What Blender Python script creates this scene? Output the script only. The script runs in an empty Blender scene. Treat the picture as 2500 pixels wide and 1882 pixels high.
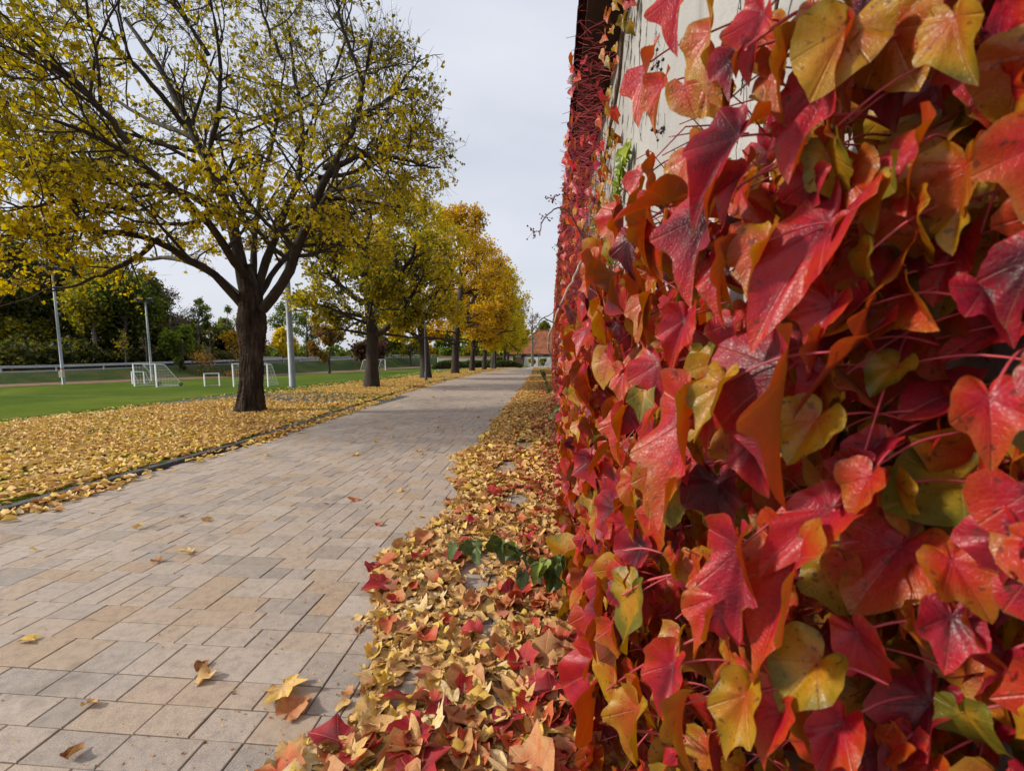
import bpy, math, random
import numpy as np

# ------------------------------------------------------------------ camera, sky, sun, exposure
SC = bpy.context.scene
COL = SC.collection
F_PX, CX, HOR, EYE = 1100.0, 1250.0, 870.0, 1.3
PITCH = math.radians(6.0)
CY = HOR + F_PX * math.tan(PITCH)
YAW = math.atan(95 * math.cos(PITCH) / F_PX)
cam = bpy.data.cameras.new("camera")
cam.sensor_width = 36.0
cam.lens = F_PX / 2500 * 36.0
cam.shift_y = (CY - 941.0) / 2500
cam.clip_start = 0.02
cam.dof.use_dof = True
cam.dof.focus_distance = 3.2
cam.dof.aperture_fstop = 5.0
cam.clip_end = 3000
cam_o = bpy.data.objects.new("camera", cam)
COL.objects.link(cam_o)
cam_o.location = (0, 0, EYE)
cam_o.rotation_euler = (math.radians(90) - PITCH, 0, YAW)
SC.camera = cam_o

SUN_EL, SUN_AZ = math.radians(32), math.radians(12)      # azimuth: how far the sun stands behind due left (-X)
sun_from = np.array([-math.cos(SUN_EL) * math.cos(SUN_AZ), -math.cos(SUN_EL) * math.sin(SUN_AZ), math.sin(SUN_EL)])
w = bpy.data.worlds.new("World")
SC.world = w
w.use_nodes = True
nt = w.node_tree
nt.nodes.clear()
wo = nt.nodes.new("ShaderNodeOutputWorld")
bg = nt.nodes.new("ShaderNodeBackground")
sky = nt.nodes.new("ShaderNodeTexSky")
sky.sky_type = 'NISHITA'
sky.sun_disc = False
sky.sun_elevation = SUN_EL
sky.sun_rotation = math.atan2(sun_from[0], sun_from[1])
sky.air_density = 1.0
sky.dust_density = 4.0
# a thin even veil of high cloud over the blue sky
veil = nt.nodes.new("ShaderNodeMix")
veil.data_type = 'RGBA'
veil.inputs['Factor'].default_value = 0.80
veil.inputs['B'].default_value = (7.0, 7.25, 8.0, 1)
wtc = nt.nodes.new("ShaderNodeTexCoord")
wmp = nt.nodes.new("ShaderNodeMapping")
wmp.inputs['Scale'].default_value = (1.2, 1.2, 3.5)
wns = nt.nodes.new("ShaderNodeTexNoise")
wns.inputs['Scale'].default_value = 1.6
wns.inputs['Detail'].default_value = 5
wmr = nt.nodes.new("ShaderNodeMapRange")
wmr.inputs['From Min'].default_value = 0.3
wmr.inputs['From Max'].default_value = 0.7
wmr.inputs['To Min'].default_value = 0.68
wmr.inputs['To Max'].default_value = 0.90
nt.links.new(wtc.outputs['Generated'], wmp.inputs['Vector'])
nt.links.new(wmp.outputs['Vector'], wns.inputs['Vector'])
nt.links.new(wns.outputs['Fac'], wmr.inputs['Value'])
nt.links.new(wmr.outputs['Result'], veil.inputs['Factor'])
nt.links.new(sky.outputs['Color'], veil.inputs['A'])
nt.links.new(veil.outputs['Result'], bg.inputs['Color'])
bg.inputs['Strength'].default_value = 0.12
nt.links.new(bg.outputs['Background'], wo.inputs['Surface'])

sl = bpy.data.lights.new("sun", 'SUN')
sl.energy = 4.0
sl.angle = math.radians(6)
sl.color = (1.0, 0.91, 0.77)
so = bpy.data.objects.new("sun", sl)
COL.objects.link(so)
from mathutils import Vector, Matrix
so.rotation_euler = Vector(tuple(sun_from)).to_track_quat('Z', 'Y').to_euler()
so.location = (-20, -5, 20)

SC.view_settings.view_transform = 'Standard'
SC.view_settings.look = 'None'
SC.view_settings.exposure = 0.0
SC.view_settings.gamma = 1.0
SC.view_settings.use_curve_mapping = False
SC.cycles.adaptive_threshold = 0.02
SC.cycles.max_bounces = 4
SC.cycles.diffuse_bounces = 2
SC.cycles.glossy_bounces = 2
SC.cycles.transmission_bounces = 2
SC.cycles.transparent_max_bounces = 6
SC.cycles.caustics_reflective = False
SC.cycles.caustics_refractive = False

# ------------------------------------------------------------------ helpers
FW = np.array([-math.sin(YAW) * math.cos(PITCH), math.cos(YAW) * math.cos(PITCH), -math.sin(PITCH)])
RT = np.array([math.cos(YAW), math.sin(YAW), 0.0])
UP = np.cross(RT, FW)
CAM = np.array([0, 0, EYE])


def ray(px, py):
    return FW + RT * (px - CX) / F_PX + UP * (CY - py) / F_PX


def at(px, py, Y):                       # a point of the photograph at world distance Y along the path
    d = ray(px, py)
    return CAM + d * (Y / d[1])


def at_x(px, py, X):
    d = ray(px, py)
    return CAM + d * (X / d[0])


def k2(p):                               # coordinates read off the 2212 px wide view
    return p[0] * 1.1302, p[1] * 1.1302


def nrm(a):
    return a / np.maximum(np.linalg.norm(a, axis=-1, keepdims=True), 1e-9)


def smooth(a, b, x):
    t = np.clip((x - a) / (b - a), 0, 1)
    return t * t * (3 - 2 * t)


def tag(o, label=None, cat=None, group=None, kind=None):
    if label: o["label"] = label
    if cat: o["category"] = cat
    if group: o["group"] = group
    if kind: o["kind"] = kind
    return o


def empty(name, loc, label=None, cat=None, group=None, kind=None):
    o = bpy.data.objects.new(name, None)
    COL.objects.link(o)
    o.location = tuple(loc)
    o.empty_display_size = 0.2
    return tag(o, label, cat, group, kind)


def mesh(name, V, Fs, mat=None, attrs=None, smooth_=False):
    """V (n,3), Fs: array (m,k) or list of such arrays"""
    if not isinstance(Fs, (list, tuple)): Fs = [Fs]
    Fs = [np.asarray(f, dtype=np.int32) for f in Fs if len(f)]
    me = bpy.data.meshes.new(name)
    V = np.asarray(V, dtype=np.float32)
    me.vertices.add(len(V))
    me.vertices.foreach_set("co", V.ravel())
    loops = np.concatenate([f.ravel() for f in Fs])
    tot = np.concatenate([np.full(len(f), f.shape[1], dtype=np.int32) for f in Fs])
    st = np.concatenate([[0], np.cumsum(tot)[:-1]]).astype(np.int32)
    me.loops.add(len(loops))
    me.loops.foreach_set("vertex_index", loops)
    me.polygons.add(len(tot))
    me.polygons.foreach_set("loop_start", st)
    flat = not smooth_ and any(f.shape[1] == 4 for f in Fs)      # boxes and slabs keep hard edges
    me.polygons.foreach_set("use_smooth", np.full(len(tot), not flat, dtype=bool))
    me.update(calc_edges=True)
    for k, a in (attrs or {}).items():
        at_ = me.attributes.new(k, 'FLOAT', 'POINT')
        at_.data.foreach_set("value", np.asarray(a, dtype=np.float32).ravel())
    if mat: me.materials.append(mat)
    return me


def obj(name, me, parent=None, loc=None):
    o = bpy.data.objects.new(name, me)
    COL.objects.link(o)
    if parent is not None: o.parent = parent
    if loc is not None: o.location = tuple(loc)
    return o


def local(V, root):
    return np.asarray(V) - np.array(root.location)


class MB:
    """collects boxes, tubes and polygons into one mesh"""
    def __init__(s): s.V, s.F3, s.F4, s.n = [], [], [], 0

    def add(s, V, F):
        F = np.asarray(F) + s.n
        (s.F4 if F.shape[1] == 4 else s.F3).append(F)
        s.V.append(np.asarray(V, dtype=float)); s.n += len(V)
        return s

    def box(s, lo, hi):
        x0, y0, z0 = lo; x1, y1, z1 = hi
        V = [(x0,y0,z0),(x1,y0,z0),(x1,y1,z0),(x0,y1,z0),(x0,y0,z1),(x1,y0,z1),(x1,y1,z1),(x0,y1,z1)]
        return s.add(V, [(0,3,2,1),(4,5,6,7),(0,1,5,4),(1,2,6,5),(2,3,7,6),(3,0,4,7)])

    def obox(s, c, ax, ay, az):           # oriented box, half vectors
        c, ax, ay, az = map(np.array, (c, ax, ay, az))
        V = [c + i*ax + j*ay + k*az for k in (-1,1) for i, j in ((-1,-1),(1,-1),(1,1),(-1,1))]
        return s.add(V, [(0,3,2,1),(4,5,6,7),(0,1,5,4),(1,2,6,5),(2,3,7,6),(3,0,4,7)])

    def tube(s, P, r, k=6, cap=True):
        P = np.asarray(P, dtype=float)
        r = np.broadcast_to(np.asarray(r, dtype=float), (len(P),))
        V, F = tubes(P[None], r[None], k)
        s.add(V, F)
        if cap and k >= 3:
            n0 = s.n - len(V); m = len(P)
            for base in (0, m - 1):
                c = P[base]; s.V.append(c[None]); ci = s.n; s.n += 1
                ring = n0 + base * k + np.arange(k)
                s.F3.append(np.stack([ring, np.roll(ring, -1), np.full(k, ci)], 1))
        return s

    def build(s, name, mat, parent=None, smooth_=False, attrs=None):
        V = np.concatenate(s.V)
        if parent is not None and parent.type == 'EMPTY' or parent is not None: V = V - np.array(world_loc(parent))
        Fs = []
        if s.F3: Fs.append(np.concatenate(s.F3))
        if s.F4: Fs.append(np.concatenate(s.F4))
        return obj(name, mesh(name, V, Fs, mat, attrs, smooth_), parent)


def world_loc(o):
    l = np.zeros(3)
    while o is not None:
        l = l + np.array(o.location); o = o.parent
    return l


def tubes(P, R, k=5):
    """P (N,S,3), R (N,S) -> verts, quads for N tubes"""
    N, S, _ = P.shape
    T = np.empty_like(P)
    T[:, 1:-1] = P[:, 2:] - P[:, :-2]
    T[:, 0] = P[:, 1] - P[:, 0]
    T[:, -1] = P[:, -1] - P[:, -2]
    T = nrm(T)
    ref = np.where(np.abs(T[..., 2:3]) > 0.9, np.array([1.0, 0, 0]), np.array([0, 0, 1.0]))
    A = nrm(np.cross(T, ref)); B = np.cross(T, A)
    th = np.arange(k) * 2 * math.pi / k
    V = P[:, :, None] + (A[:, :, None] * np.cos(th)[None, None, :, None] + B[:, :, None] * np.sin(th)[None, None, :, None]) * R[:, :, None, None]
    base = (np.arange(N) * S * k)[:, None, None] + (np.arange(S - 1) * k)[None, :, None]
    j = np.arange(k)[None, None]; j2 = (np.arange(k) + 1)[None, None] % k
    Fq = np.stack([base + j, base + j2, base + k + j2, base + k + j], -1).reshape(-1, 4)
    return V.reshape(-1, 3), Fq


def frames(t, n, s=1.0):
    """rotation matrices with local y along t (leaf tip), z near n (leaf face)"""
    t = nrm(t); z = nrm(n - (n * t).sum(-1, keepdims=True) * t); x = np.cross(t, z)
    return np.stack([x, t, z], -1) * np.broadcast_to(np.asarray(s, dtype=float), (len(t),))[:, None, None]


def scatter(temps, which, Rm, Tm, tone):
    """copies of leaf templates joined: temps = list of (V,F,vein,rho)"""
    Vs, Fs, to, ve, rh = [], [], [], [], []
    n = 0
    for i, (V, Fc, vein, rho) in enumerate(temps):
        m = np.where(which == i)[0]
        if not len(m): continue
        W = np.einsum('nij,vj->nvi', Rm[m], V) + Tm[m][:, None]
        Vs.append(W.reshape(-1, 3))
        Fs.append((Fc[None] + (np.arange(len(m)) * len(V))[:, None, None]).reshape(-1, 3) + n)
        n += len(m) * len(V)
        to.append(np.repeat(tone[m], len(V))); ve.append(np.tile(vein, len(m))); rh.append(np.tile(rho, len(m)))
    return np.concatenate(Vs), np.concatenate(Fs), dict(tone=np.concatenate(to), vein=np.concatenate(ve), rho=np.concatenate(rh))


# ------------------------------------------------------------------ leaf shapes
IVY = [(0,1.0),(7,.90),(15,.74),(24,.63),(32,.60),(41,.67),(50,.74),(58,.66),(72,.55),(95,.50),(120,.47),(145,.40),(162,.28),(173,.15),(180,.05)]
HEART = [(0,1.0),(8,.90),(20,.77),(40,.66),(65,.60),(95,.55),(125,.51),(150,.44),(165,.31),(174,.16),(180,.05)]
MAPLE = [(0,1.0),(7,.84),(14,.62),(20,.66),(26,.46),(31,.40),(38,.66),(43,.72),(48,.92),(55,.70),(63,.55),(70,.36),(82,.50),(92,.62),(102,.48),(118,.28),(140,.20),(160,.12),(180,.03)]
OVATE = [(0,1.0),(10,.80),(25,.56),(45,.40),(70,.31),(100,.27),(130,.23),(160,.14),(180,.05)]


def leaf(kind, nA=20, rings=3, fold=.25, cup=.2, curl=0.0, wav=.05, serr=0.0, seed=0, veins=(0, 50, 105), wide=1.0):
    """leaf blade round its stalk junction at the origin, tip towards +y, length 1, face +z"""
    r = random.Random(seed)
    pa = np.array([p[0] for p in kind], float); pr_ = np.array([p[1] for p in kind], float)
    ang = np.linspace(-180, 180, nA, endpoint=False) + 180.0 / nA * 0
    vv = sorted(set([-v for v in veins] + list(veins)))
    for v in vv:                                    # a column of vertices on each vein
        ang[np.argmin(np.abs(ang - v))] = v
    asym = 1 + r.uniform(-.1, .1) * np.sign(ang) * smooth(10, 70, np.abs(ang))
    dn = np.arange(-180, 181, 1.0); dr_ = np.interp(np.abs(dn), pa, pr_)
    if nA >= 28:                                    # round off the outline between its control points
        kz = np.exp(-.5 * (np.arange(-8, 9) / 3.2) ** 2); kz /= kz.sum()
        sm = np.convolve(np.pad(dr_, 8, mode='edge'), kz, 'valid'); dr_ = np.where(np.abs(dn) < 5, dr_, sm)
    rad = np.interp(ang, dn, dr_) * asym
    if serr:
        rad = rad * (1 + serr * np.array([r.uniform(-1, 1) for _ in ang]) * (np.abs(ang) > 6))
    vd = np.min(np.abs(ang[:, None] - np.array(vv)[None]), 1)
    V = [(0, 0, 0)]; ve = [1.0]; rh = [0.0]
    ph = [r.uniform(0, 6.28) for _ in range(4)]
    for k in range(1, rings + 1):
        f = k / rings
        for a, R, d in zip(ang, rad, vd):
            t = math.radians(a); x, y = R * f * math.sin(t) * wide, R * f * math.cos(t)
            z = fold * abs(x) * .9 + cup * -(y * y + x * x * .6) * .6
            z += .16 * math.sin(math.radians(min(d, 30) * 3)) * f * R * .35
            z += wav * f * f * (math.sin(3 * t + ph[0]) + .7 * math.sin(5 * t + ph[1]) + .5 * math.sin(9 * t + ph[2]))
            V.append((x, y, z)); ve.append(max(0, 1 - d / 26.0)); rh.append(f)
    V = np.array(V)
    if curl:                                        # roll the blade round an axis near its midrib
        ax = r.uniform(-.5, .5); c, s = math.cos(ax), math.sin(ax)
        u = V[:, 0] * c - V[:, 1] * s; v = V[:, 0] * s + V[:, 1] * c
        K = curl * r.uniform(.6, 1.4); a = u * K
        u2 = np.sin(a) / K; dz = (1 - np.cos(a)) / K
        v2 = v; K2 = K * r.uniform(-.5, .6)
        if abs(K2) > .05:
            dz = dz + (1 - np.cos(v * K2)) / K2; v2 = np.sin(v * K2) / K2
        V = np.stack([u2 * c + v2 * s, -u2 * s + v2 * c, V[:, 2] + dz], 1)
    Fc = []
    for i in range(nA):
        j = (i + 1) % nA
        Fc.append((0, 1 + j, 1 + i))
        for k in range(rings - 1):
            a, b = 1 + k * nA + i, 1 + k * nA + j
            Fc.append((a, b, b + nA)); Fc.append((a, b + nA, a + nA))
    return V, np.array(Fc), np.array(ve), np.array(rh)


def small_leaf(seed, kind=HEART, nA=8, fold=.3, curl=0, wav=.08):
    return leaf(kind, nA, 1, fold, .25, curl, wav, 0, seed, veins=(0,))


# ------------------------------------------------------------------ materials
def lin(h):
    h = h.lstrip('#')
    c = [int(h[i:i+2], 16) / 255 for i in (0, 2, 4)]
    return tuple(x / 12.92 if x <= .04045 else ((x + .055) / 1.055) ** 2.4 for x in c) + (1,)


class MT:
    def __init__(s, name):
        s.m = bpy.data.materials.new(name); s.m.use_nodes = True
        s.t = s.m.node_tree; s.t.nodes.clear()
        s.out = s.t.nodes.new("ShaderNodeOutputMaterial")

    def n(s, typ, **kw):
        nd = s.t.nodes.new("ShaderNode" + typ)
        for k, v in kw.items():
            if k[0] == '_': setattr(nd, k[1:], v)
            else:
                key = k.replace('__', ' ')
                s.set(nd.inputs[int(key[1:])] if key[0] == 'i' and key[1:].isdigit() else nd.inputs[key], v)
        return nd

    def set(s, inp, v):
        if isinstance(v, bpy.types.NodeSocket): s.t.links.new(v, inp)
        elif isinstance(v, bpy.types.Node): s.t.links.new(v.outputs[0], inp)
        else: inp.default_value = v

    def math(s, op, a, b=0.0, c=False):
        nd = s.n("Math", _operation=op, i0=a, i1=b); nd.use_clamp = c
        return nd.outputs[0]

    def ramp(s, fac, stops, interp='LINEAR'):
        nd = s.t.nodes.new("ShaderNodeValToRGB"); s.set(nd.inputs[0], fac)
        cr = nd.color_ramp; cr.interpolation = interp
        while len(cr.elements) < len(stops): cr.elements.new(0.5)
        for e, (p, c) in zip(cr.elements, stops): e.position = p; e.color = c if len(c) == 4 else (*c, 1)
        return nd.outputs[0]

    def mix(s, f, a, b, mode='MIX'):
        nd = s.t.nodes.new("ShaderNodeMix"); nd.data_type = 'RGBA'; nd.blend_type = mode
        s.set(nd.inputs['Factor'], f); s.set(nd.inputs['A'], a); s.set(nd.inputs['B'], b)
        return nd.outputs['Result']

    def attr(s, name): return s.n("Attribute", _attribute_name=name).outputs['Fac']

    def pos(s): return s.n("NewGeometry").outputs['Position']

    def noise(s, scale, detail=3, vec=None, stretch=None, rough=.55):
        vec = vec or s.pos()
        if stretch:
            mp = s.n("Mapping", Vector=vec); mp.inputs['Scale'].default_value = stretch; vec = mp.outputs[0]
        return s.n("TexNoise", Vector=vec, Scale=scale, Detail=detail, Roughness=rough).outputs['Fac']

    def bump(s, h, strength=.3, dist=.01, normal=None):
        nd = s.n("Bump", Height=h, Strength=strength, Distance=dist)
        if normal: s.set(nd.inputs['Normal'], normal)
        return nd.outputs[0]

    def finish(s, col, rough=.6, normal=None, spec=.4, trans=0.0, tcol=None, metal=0.0):
        p = s.n("BsdfPrincipled", Roughness=rough, Metallic=metal)
        s.set(p.inputs['Base Color'], col); s.set(p.inputs['Specular IOR Level'], spec)
        if normal: s.set(p.inputs['Normal'], normal)
        sh = p.outputs[0]
        if trans:
            tr = s.n("BsdfTranslucent"); s.set(tr.inputs['Color'], tcol or col)
            mx = s.n("MixShader", Fac=trans); s.t.links.new(sh, mx.inputs[1]); s.t.links.new(tr.outputs[0], mx.inputs[2]); sh = mx.outputs[0]
        s.t.links.new(sh, s.out.inputs['Surface'])
        return s.m


def plain(name, hexc, rough=.6, var=.25, scale=6.0, bump=0.0, metal=0.0, stretch=None, spec=.4):
    m = MT(name); c = lin(hexc) if isinstance(hexc, str) else (*hexc, 1)
    n = m.noise(scale, 5, stretch=stretch)
    dark = tuple(x * (1 - var) for x in c[:3]) + (1,); light = tuple(min(1, x * (1 + var)) for x in c[:3]) + (1,)
    col = m.ramp(n, [(.25, dark), (.75, light)])
    nr = m.bump(m.noise(scale * 6, 4, stretch=stretch), .5, bump) if bump else None
    return m.finish(col, rough, nr, spec, metal=metal)


def leaf_mat(name, stops, var=.2, nscale=25, edge=0.0, rough=.45, trans=.3, back=(.35,.2,.04), backf=.5, spots=.0, vein=.4, spec=.5, fine=False):
    m = MT(name)
    t = m.attr("tone")
    ns = m.noise(nscale, 3)
    t = m.math('ADD', t, m.math('MULTIPLY', m.math('SUBTRACT', ns, .5), var * 1.6))
    if edge: t = m.math('ADD', t, m.math('MULTIPLY', m.math('SUBTRACT', m.attr("rho"), .6), edge))
    col = m.ramp(t, stops)
    nr = None
    if fine:
        ve = m.attr("vein")
        line = m.ramp(ve, [(.92, (0,0,0)), (.985, (1,1,1))])
        rib = m.n("TexWave", _wave_type='BANDS', _bands_direction='Y', Vector=m.n("TexCoord").outputs['Object'], Scale=18.0, Distortion=9.0, Detail=2)
        col = m.mix(m.math('MULTIPLY', line, vein), col, m.mix(.6, col, (.75, .40, .22, 1)))
        vo = m.n('TexVoronoi', _feature='DISTANCE_TO_EDGE', Vector=m.pos(), Scale=170.0).outputs['Distance']
        net = m.ramp(vo, [(.0, (1,1,1)), (.09, (0,0,0))])
        col = m.mix(m.math('MULTIPLY', net, .13), col, m.mix(.5, col, (.75, .38, .16, 1)))
        grain = m.noise(240, 4)
        col = m.mix(m.ramp(grain, [(.35, (.3,.3,.3)), (.7, (0,0,0))]), col, m.mix(1.0, col, (.45,.38,.35,1), 'MULTIPLY'))
        h = m.math('ADD', m.math('ADD', m.math('MULTIPLY', line, -.7), m.math('MULTIPLY', net, -.15)), m.math('ADD', m.math('MULTIPLY', rib.outputs['Fac'], .22), m.math('MULTIPLY', m.noise(60, 4), .9)))
        nr = m.bump(h, .55, .003)
    if spots:
        sp = m.noise(95, 2)
        col = m.mix(m.math('MULTIPLY', m.ramp(sp, [(.63, (0,0,0)), (.67, (1,1,1))]), spots), col, (.08, .03, .015, 1))
        ed = m.math('ADD', m.attr('rho'), m.math('MULTIPLY', m.noise(28, 4), .55))
        col = m.mix(m.math('MULTIPLY', m.n('MapRange', Value=ed, i1=1.26, i2=1.34).outputs[0], spots), col, (.20, .085, .03, 1))
    bf = m.n("NewGeometry").outputs['Backfacing']
    col = m.mix(m.math('MULTIPLY', bf, backf), col, (*back, 1))
    rg = m.math('ADD', rough, m.math('MULTIPLY', bf, .25))
    hs = m.n('HueSaturation', Saturation=1.1, Value=1.55); m.set(hs.inputs['Color'], col)
    return m.finish(col, rg, nr, spec, trans, hs.outputs[0])
# ------------------------------------------------------------------ the lie of the land
XK = lambda y: np.interp(y, [-6, 3, 6, 10, 15, 21, 30, 40, 46, 52, 60, 72, 90], [-4.55, -4.52, -4.52, -4.8, -5.3, -5.65, -5.75, -5.6, -5.2, -4.4, -3.4, -3.2, -3.2])
XE = lambda y: np.interp(y, [-60, 20, 37.8, 41.8, 53.8, 66.4, 82.7, 108.4, 160, 600], [-75, -57, -51.2, -49.5, -45, -39.8, -36.9, -34.5, -31, -31])


def slope_y(y): return -0.012 * np.clip(y - 45, 0, 60)


def bank(y): return np.interp(y, [0, 45, 70, 110, 160], [.75, .95, 1.55, 2.25, 2.5])


def ground_z(x, y):
    x = np.asarray(x, float); y = np.asarray(y, float)
    g = slope_y(y) - (1.4 + slope_y(y)) * smooth(0, 16, -8.5 - x)
    e = XE(y) - x
    return g + bank(y) * smooth(0.5, 6.5, e)


rng = np.random.default_rng(7)

# ------------------------------------------------------------------ materials of the setting
m = MT("grass")
n1 = m.noise(.35, 4); n2 = m.noise(9, 5); n3 = m.noise(60, 3, stretch=(1, .35, 1))
c = m.ramp(n2, [(.25, (.060, .105, .006)), (.5, (.095, .155, .009)), (.8, (.14, .195, .016))])
c = m.mix(m.ramp(n1, [(.38, (0, 0, 0)), (.66, (.8, .8, .8))]), c, (.185, .215, .022, 1))
c = m.mix(m.ramp(m.noise(.12, 3, stretch=(1, .5, 1)), [(.45, (.55,.55,.55)), (.6, (0,0,0))]), c, (.055, .10, .008, 1))
c = m.mix(m.ramp(n3, [(.35, (.5,.5,.5)), (.6, (0,0,0))]), c, (.03, .06, .008, 1))
M_GRASS = m.finish(c, .8, m.bump(m.math('ADD', n3, n2), .9, .05), .04)

m = MT("rough_grass_shade")
n1 = m.noise(.5, 5); n2 = m.noise(6, 5)
c = m.ramp(m.math('ADD', m.math('MULTIPLY', n1, .6), m.math('MULTIPLY', n2, .4)), [(.3, (.012, .024, .004)), (.5, (.032, .055, .008)), (.68, (.085, .07, .025))])  # grass coloured darker to stand for the bank's slope turned from the sun
M_ROUGH = m.finish(c, .85, m.bump(n2, 1, .15), .1)
M_SOIL = plain("bare_soil", (.16, .085, .045), .9, .5, 1.5, .02)

m = MT("paving_stone")
rnd = m.n("ObjectInfo").outputs['Random']
t = m.math('ADD', m.attr("tone"), m.math('MULTIPLY', rnd, m.attr("single")))
base = m.ramp(t, [(0, (.31, .268, .235)), (.10, (.38, .325, .284)), (.28, (.46, .386, .332)), (.48, (.49, .405, .338)), (.62, (.465, .35, .25)), (.78, (.52, .442, .38)), (.9, (.445, .315, .208)), (1, (.54, .462, .402))])
big = m.noise(3.5, 4); mid = m.noise(22, 5); fine = m.noise(420, 3)
c = m.mix(m.ramp(big, [(.35, (0,0,0)), (.75, (.45,.45,.45))]), base, (.40, .31, .225, 1))
c = m.mix(m.ramp(mid, [(.3, (.65,.65,.65)), (.55, (0,0,0))]), c, m.mix(1.0, c, (.62, .62, .64, 1), 'MULTIPLY'))
c = m.mix(m.ramp(fine, [(.36, (.75,.75,.75)), (.5, (0,0,0))]), c, m.mix(1.0, c, (.45, .43, .42, 1), 'MULTIPLY'))
c = m.mix(m.ramp(fine, [(.56, (0,0,0)), (.7, (.55,.55,.55))]), c, (.62, .59, .56, 1))
st = m.noise(2.2, 6, rough=.7)
c = m.mix(m.ramp(st, [(.57, (0,0,0)), (.72, (.7,.7,.7))]), c, (.12, .105, .095, 1))
c = m.mix(m.ramp(m.noise(45, 6, rough=.75), [(.66, (0,0,0)), (.74, (.7,.7,.7))]), c, (.07, .06, .05, 1))
M_PAVE = m.finish(c, .58, m.bump(m.math('ADD', fine, m.math('MULTIPLY', mid, 1.2)), .6, .004), .45)
M_JOINT = plain("joint_sand", (.045, .038, .03), .95, .4, 30, .003)
M_KERB = plain("kerb_granite", (.085, .082, .08), .75, .45, 25, .006)
M_ASPH = plain("asphalt", (.075, .073, .072), .85, .35, 40, .004)
M_PLASTER_WHITE = plain("white_plaster", (.74, .73, .70), .9, .08, 2, .01)

# ------------------------------------------------------------------ ground: one sheet to the horizon, stepped down under the path
us = np.concatenate([-np.geomspace(420, 66, 16), np.linspace(-65, -12.2, 90), np.linspace(-11.5, -.3, 46), [-.05, -.035, .5, 3, 8, 20, 50, 120, 300]])
ys = np.concatenate([[-60, -30, -12], np.linspace(-6, 130, 150), np.geomspace(134, 900, 16)])
U, YY = np.meshgrid(us, ys, indexing='ij')
X = U + XK(YY)
dips = np.where(U <= -.049, ground_z(X, YY) + .03, slope_y(YY) - .08)
lump = .02 * np.sin(X * 2.1 + YY * 1.3) * np.sin(YY * 1.7 - X) * (U < -.6)
Z = dips + lump
nu, ny = U.shape
V = np.stack([X, YY, Z], -1).reshape(-1, 3)
i, j = np.meshgrid(np.arange(nu - 1), np.arange(ny - 1), indexing='ij')
q = (i * ny + j).ravel()
ground = obj("ground", mesh("ground", V, np.stack([q, q + ny, q + ny + 1, q + 1], 1), M_GRASS, None, True))
tag(ground, "mown green sports field and verge reaching to the road bank", kind="structure")


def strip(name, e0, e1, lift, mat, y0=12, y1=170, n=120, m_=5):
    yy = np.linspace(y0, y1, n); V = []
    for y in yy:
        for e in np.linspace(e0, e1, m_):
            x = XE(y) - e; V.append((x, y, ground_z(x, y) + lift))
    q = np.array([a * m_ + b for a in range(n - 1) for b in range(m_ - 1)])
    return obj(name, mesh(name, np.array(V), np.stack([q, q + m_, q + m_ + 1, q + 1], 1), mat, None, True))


tag(strip("soil_strip", -4.5, 1.0, .05, M_SOIL, m_=8), "bare brown strip along the foot of the bank", kind="structure")
tag(strip("embankment", .9, 7.0, .065, M_ROUGH, m_=10), "rough grass bank rising from the field to the road", kind="structure")
tag(strip("road", 7.6, 13.5, .06, M_ASPH), "asphalt road on top of the bank", kind="structure")
M_FLOOR = plain("woodland_floor_shade", (.05, .035, .02), .95, .5, 2, .05)  # leaf soil, with the shade of the wood put into its dark brown
tag(strip("woodland_floor_shade", 13.6, 70, .08, M_FLOOR, m_=8), "leafy floor under the wood behind the road, shade put into its dark colour", kind="structure")

# ------------------------------------------------------------------ path
ys = np.linspace(-6, 92, 130)
V = []
for y in ys: V += [(XK(y) - .04, y, slope_y(y) - .012), (.75, y, slope_y(y) - .012)]
q = np.arange(len(ys) - 1) * 2
path = obj("path", mesh("path", np.array(V), np.stack([q, q + 1, q + 3, q + 2], 1), M_JOINT))
tag(path, "paved footpath of mixed grey and ochre concrete slabs", kind="structure")

UN = .068
rp = random.Random(11)
x0, y0 = -5.92, -1.2
nx, ny = int((.72 - x0) / UN), int((62 - y0) / UN)
def split(n):
    """a length in units as a run of twos and threes"""
    out = []
    while n > 0:
        c_ = rp.choice([2, 3, 3, 4] if n > 5 else [2, 3]) if n > 4 else {4: rp.choice([2, 4]), 3: 3, 2: 2, 1: 1}[n]
        out.append(c_); n -= c_
    rp.shuffle(out)
    return out


pav = []
b = 0
while b < ny:                                        # courses across the path, two stones deep, broken up by long stones
    d1, d2 = rp.choice([(2, 2), (2, 3), (3, 2), (2, 2), (2, 2)])
    a = -rp.randint(0, 2)
    while a < nx:
        if rp.random() < .15:
            p = rp.choice([2, 2, 3]); pav.append((x0 + a * UN, y0 + b * UN, p, d1 + d2)); a += p; continue
        run = rp.choice([4, 5, 6, 7, 8]); e1 = (d1, d2) if rp.random() < .7 else (d2, d1); bb = b
        for l in e1:
            q_ = a
            for p in split(run): pav.append((x0 + q_ * UN, y0 + bb * UN, p, l)); q_ += p
            bb += l
        a += run
    b += d1 + d2
pav = [p_ for p_ in pav if p_[0] + p_[2] * UN < .75]
pv = []
for (x, y, p, l) in pav:
    if x < XK(y + l * UN / 2) - .02: continue
    pv.append((x, y, p, l))


def paver_verts(p, l, g=.0022, ch=.0028):
    X1, Y1 = p * UN - g, l * UN - g
    return np.array([(g,g,-.03),(X1,g,-.03),(X1,Y1,-.03),(g,Y1,-.03),
                     (g,g,-.003),(X1,g,-.003),(X1,Y1,-.003),(g,Y1,-.003),
                     (g+ch,g+ch,0),(X1-ch,g+ch,0),(X1-ch,Y1-ch,0),(g+ch,Y1-ch,0)])


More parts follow.
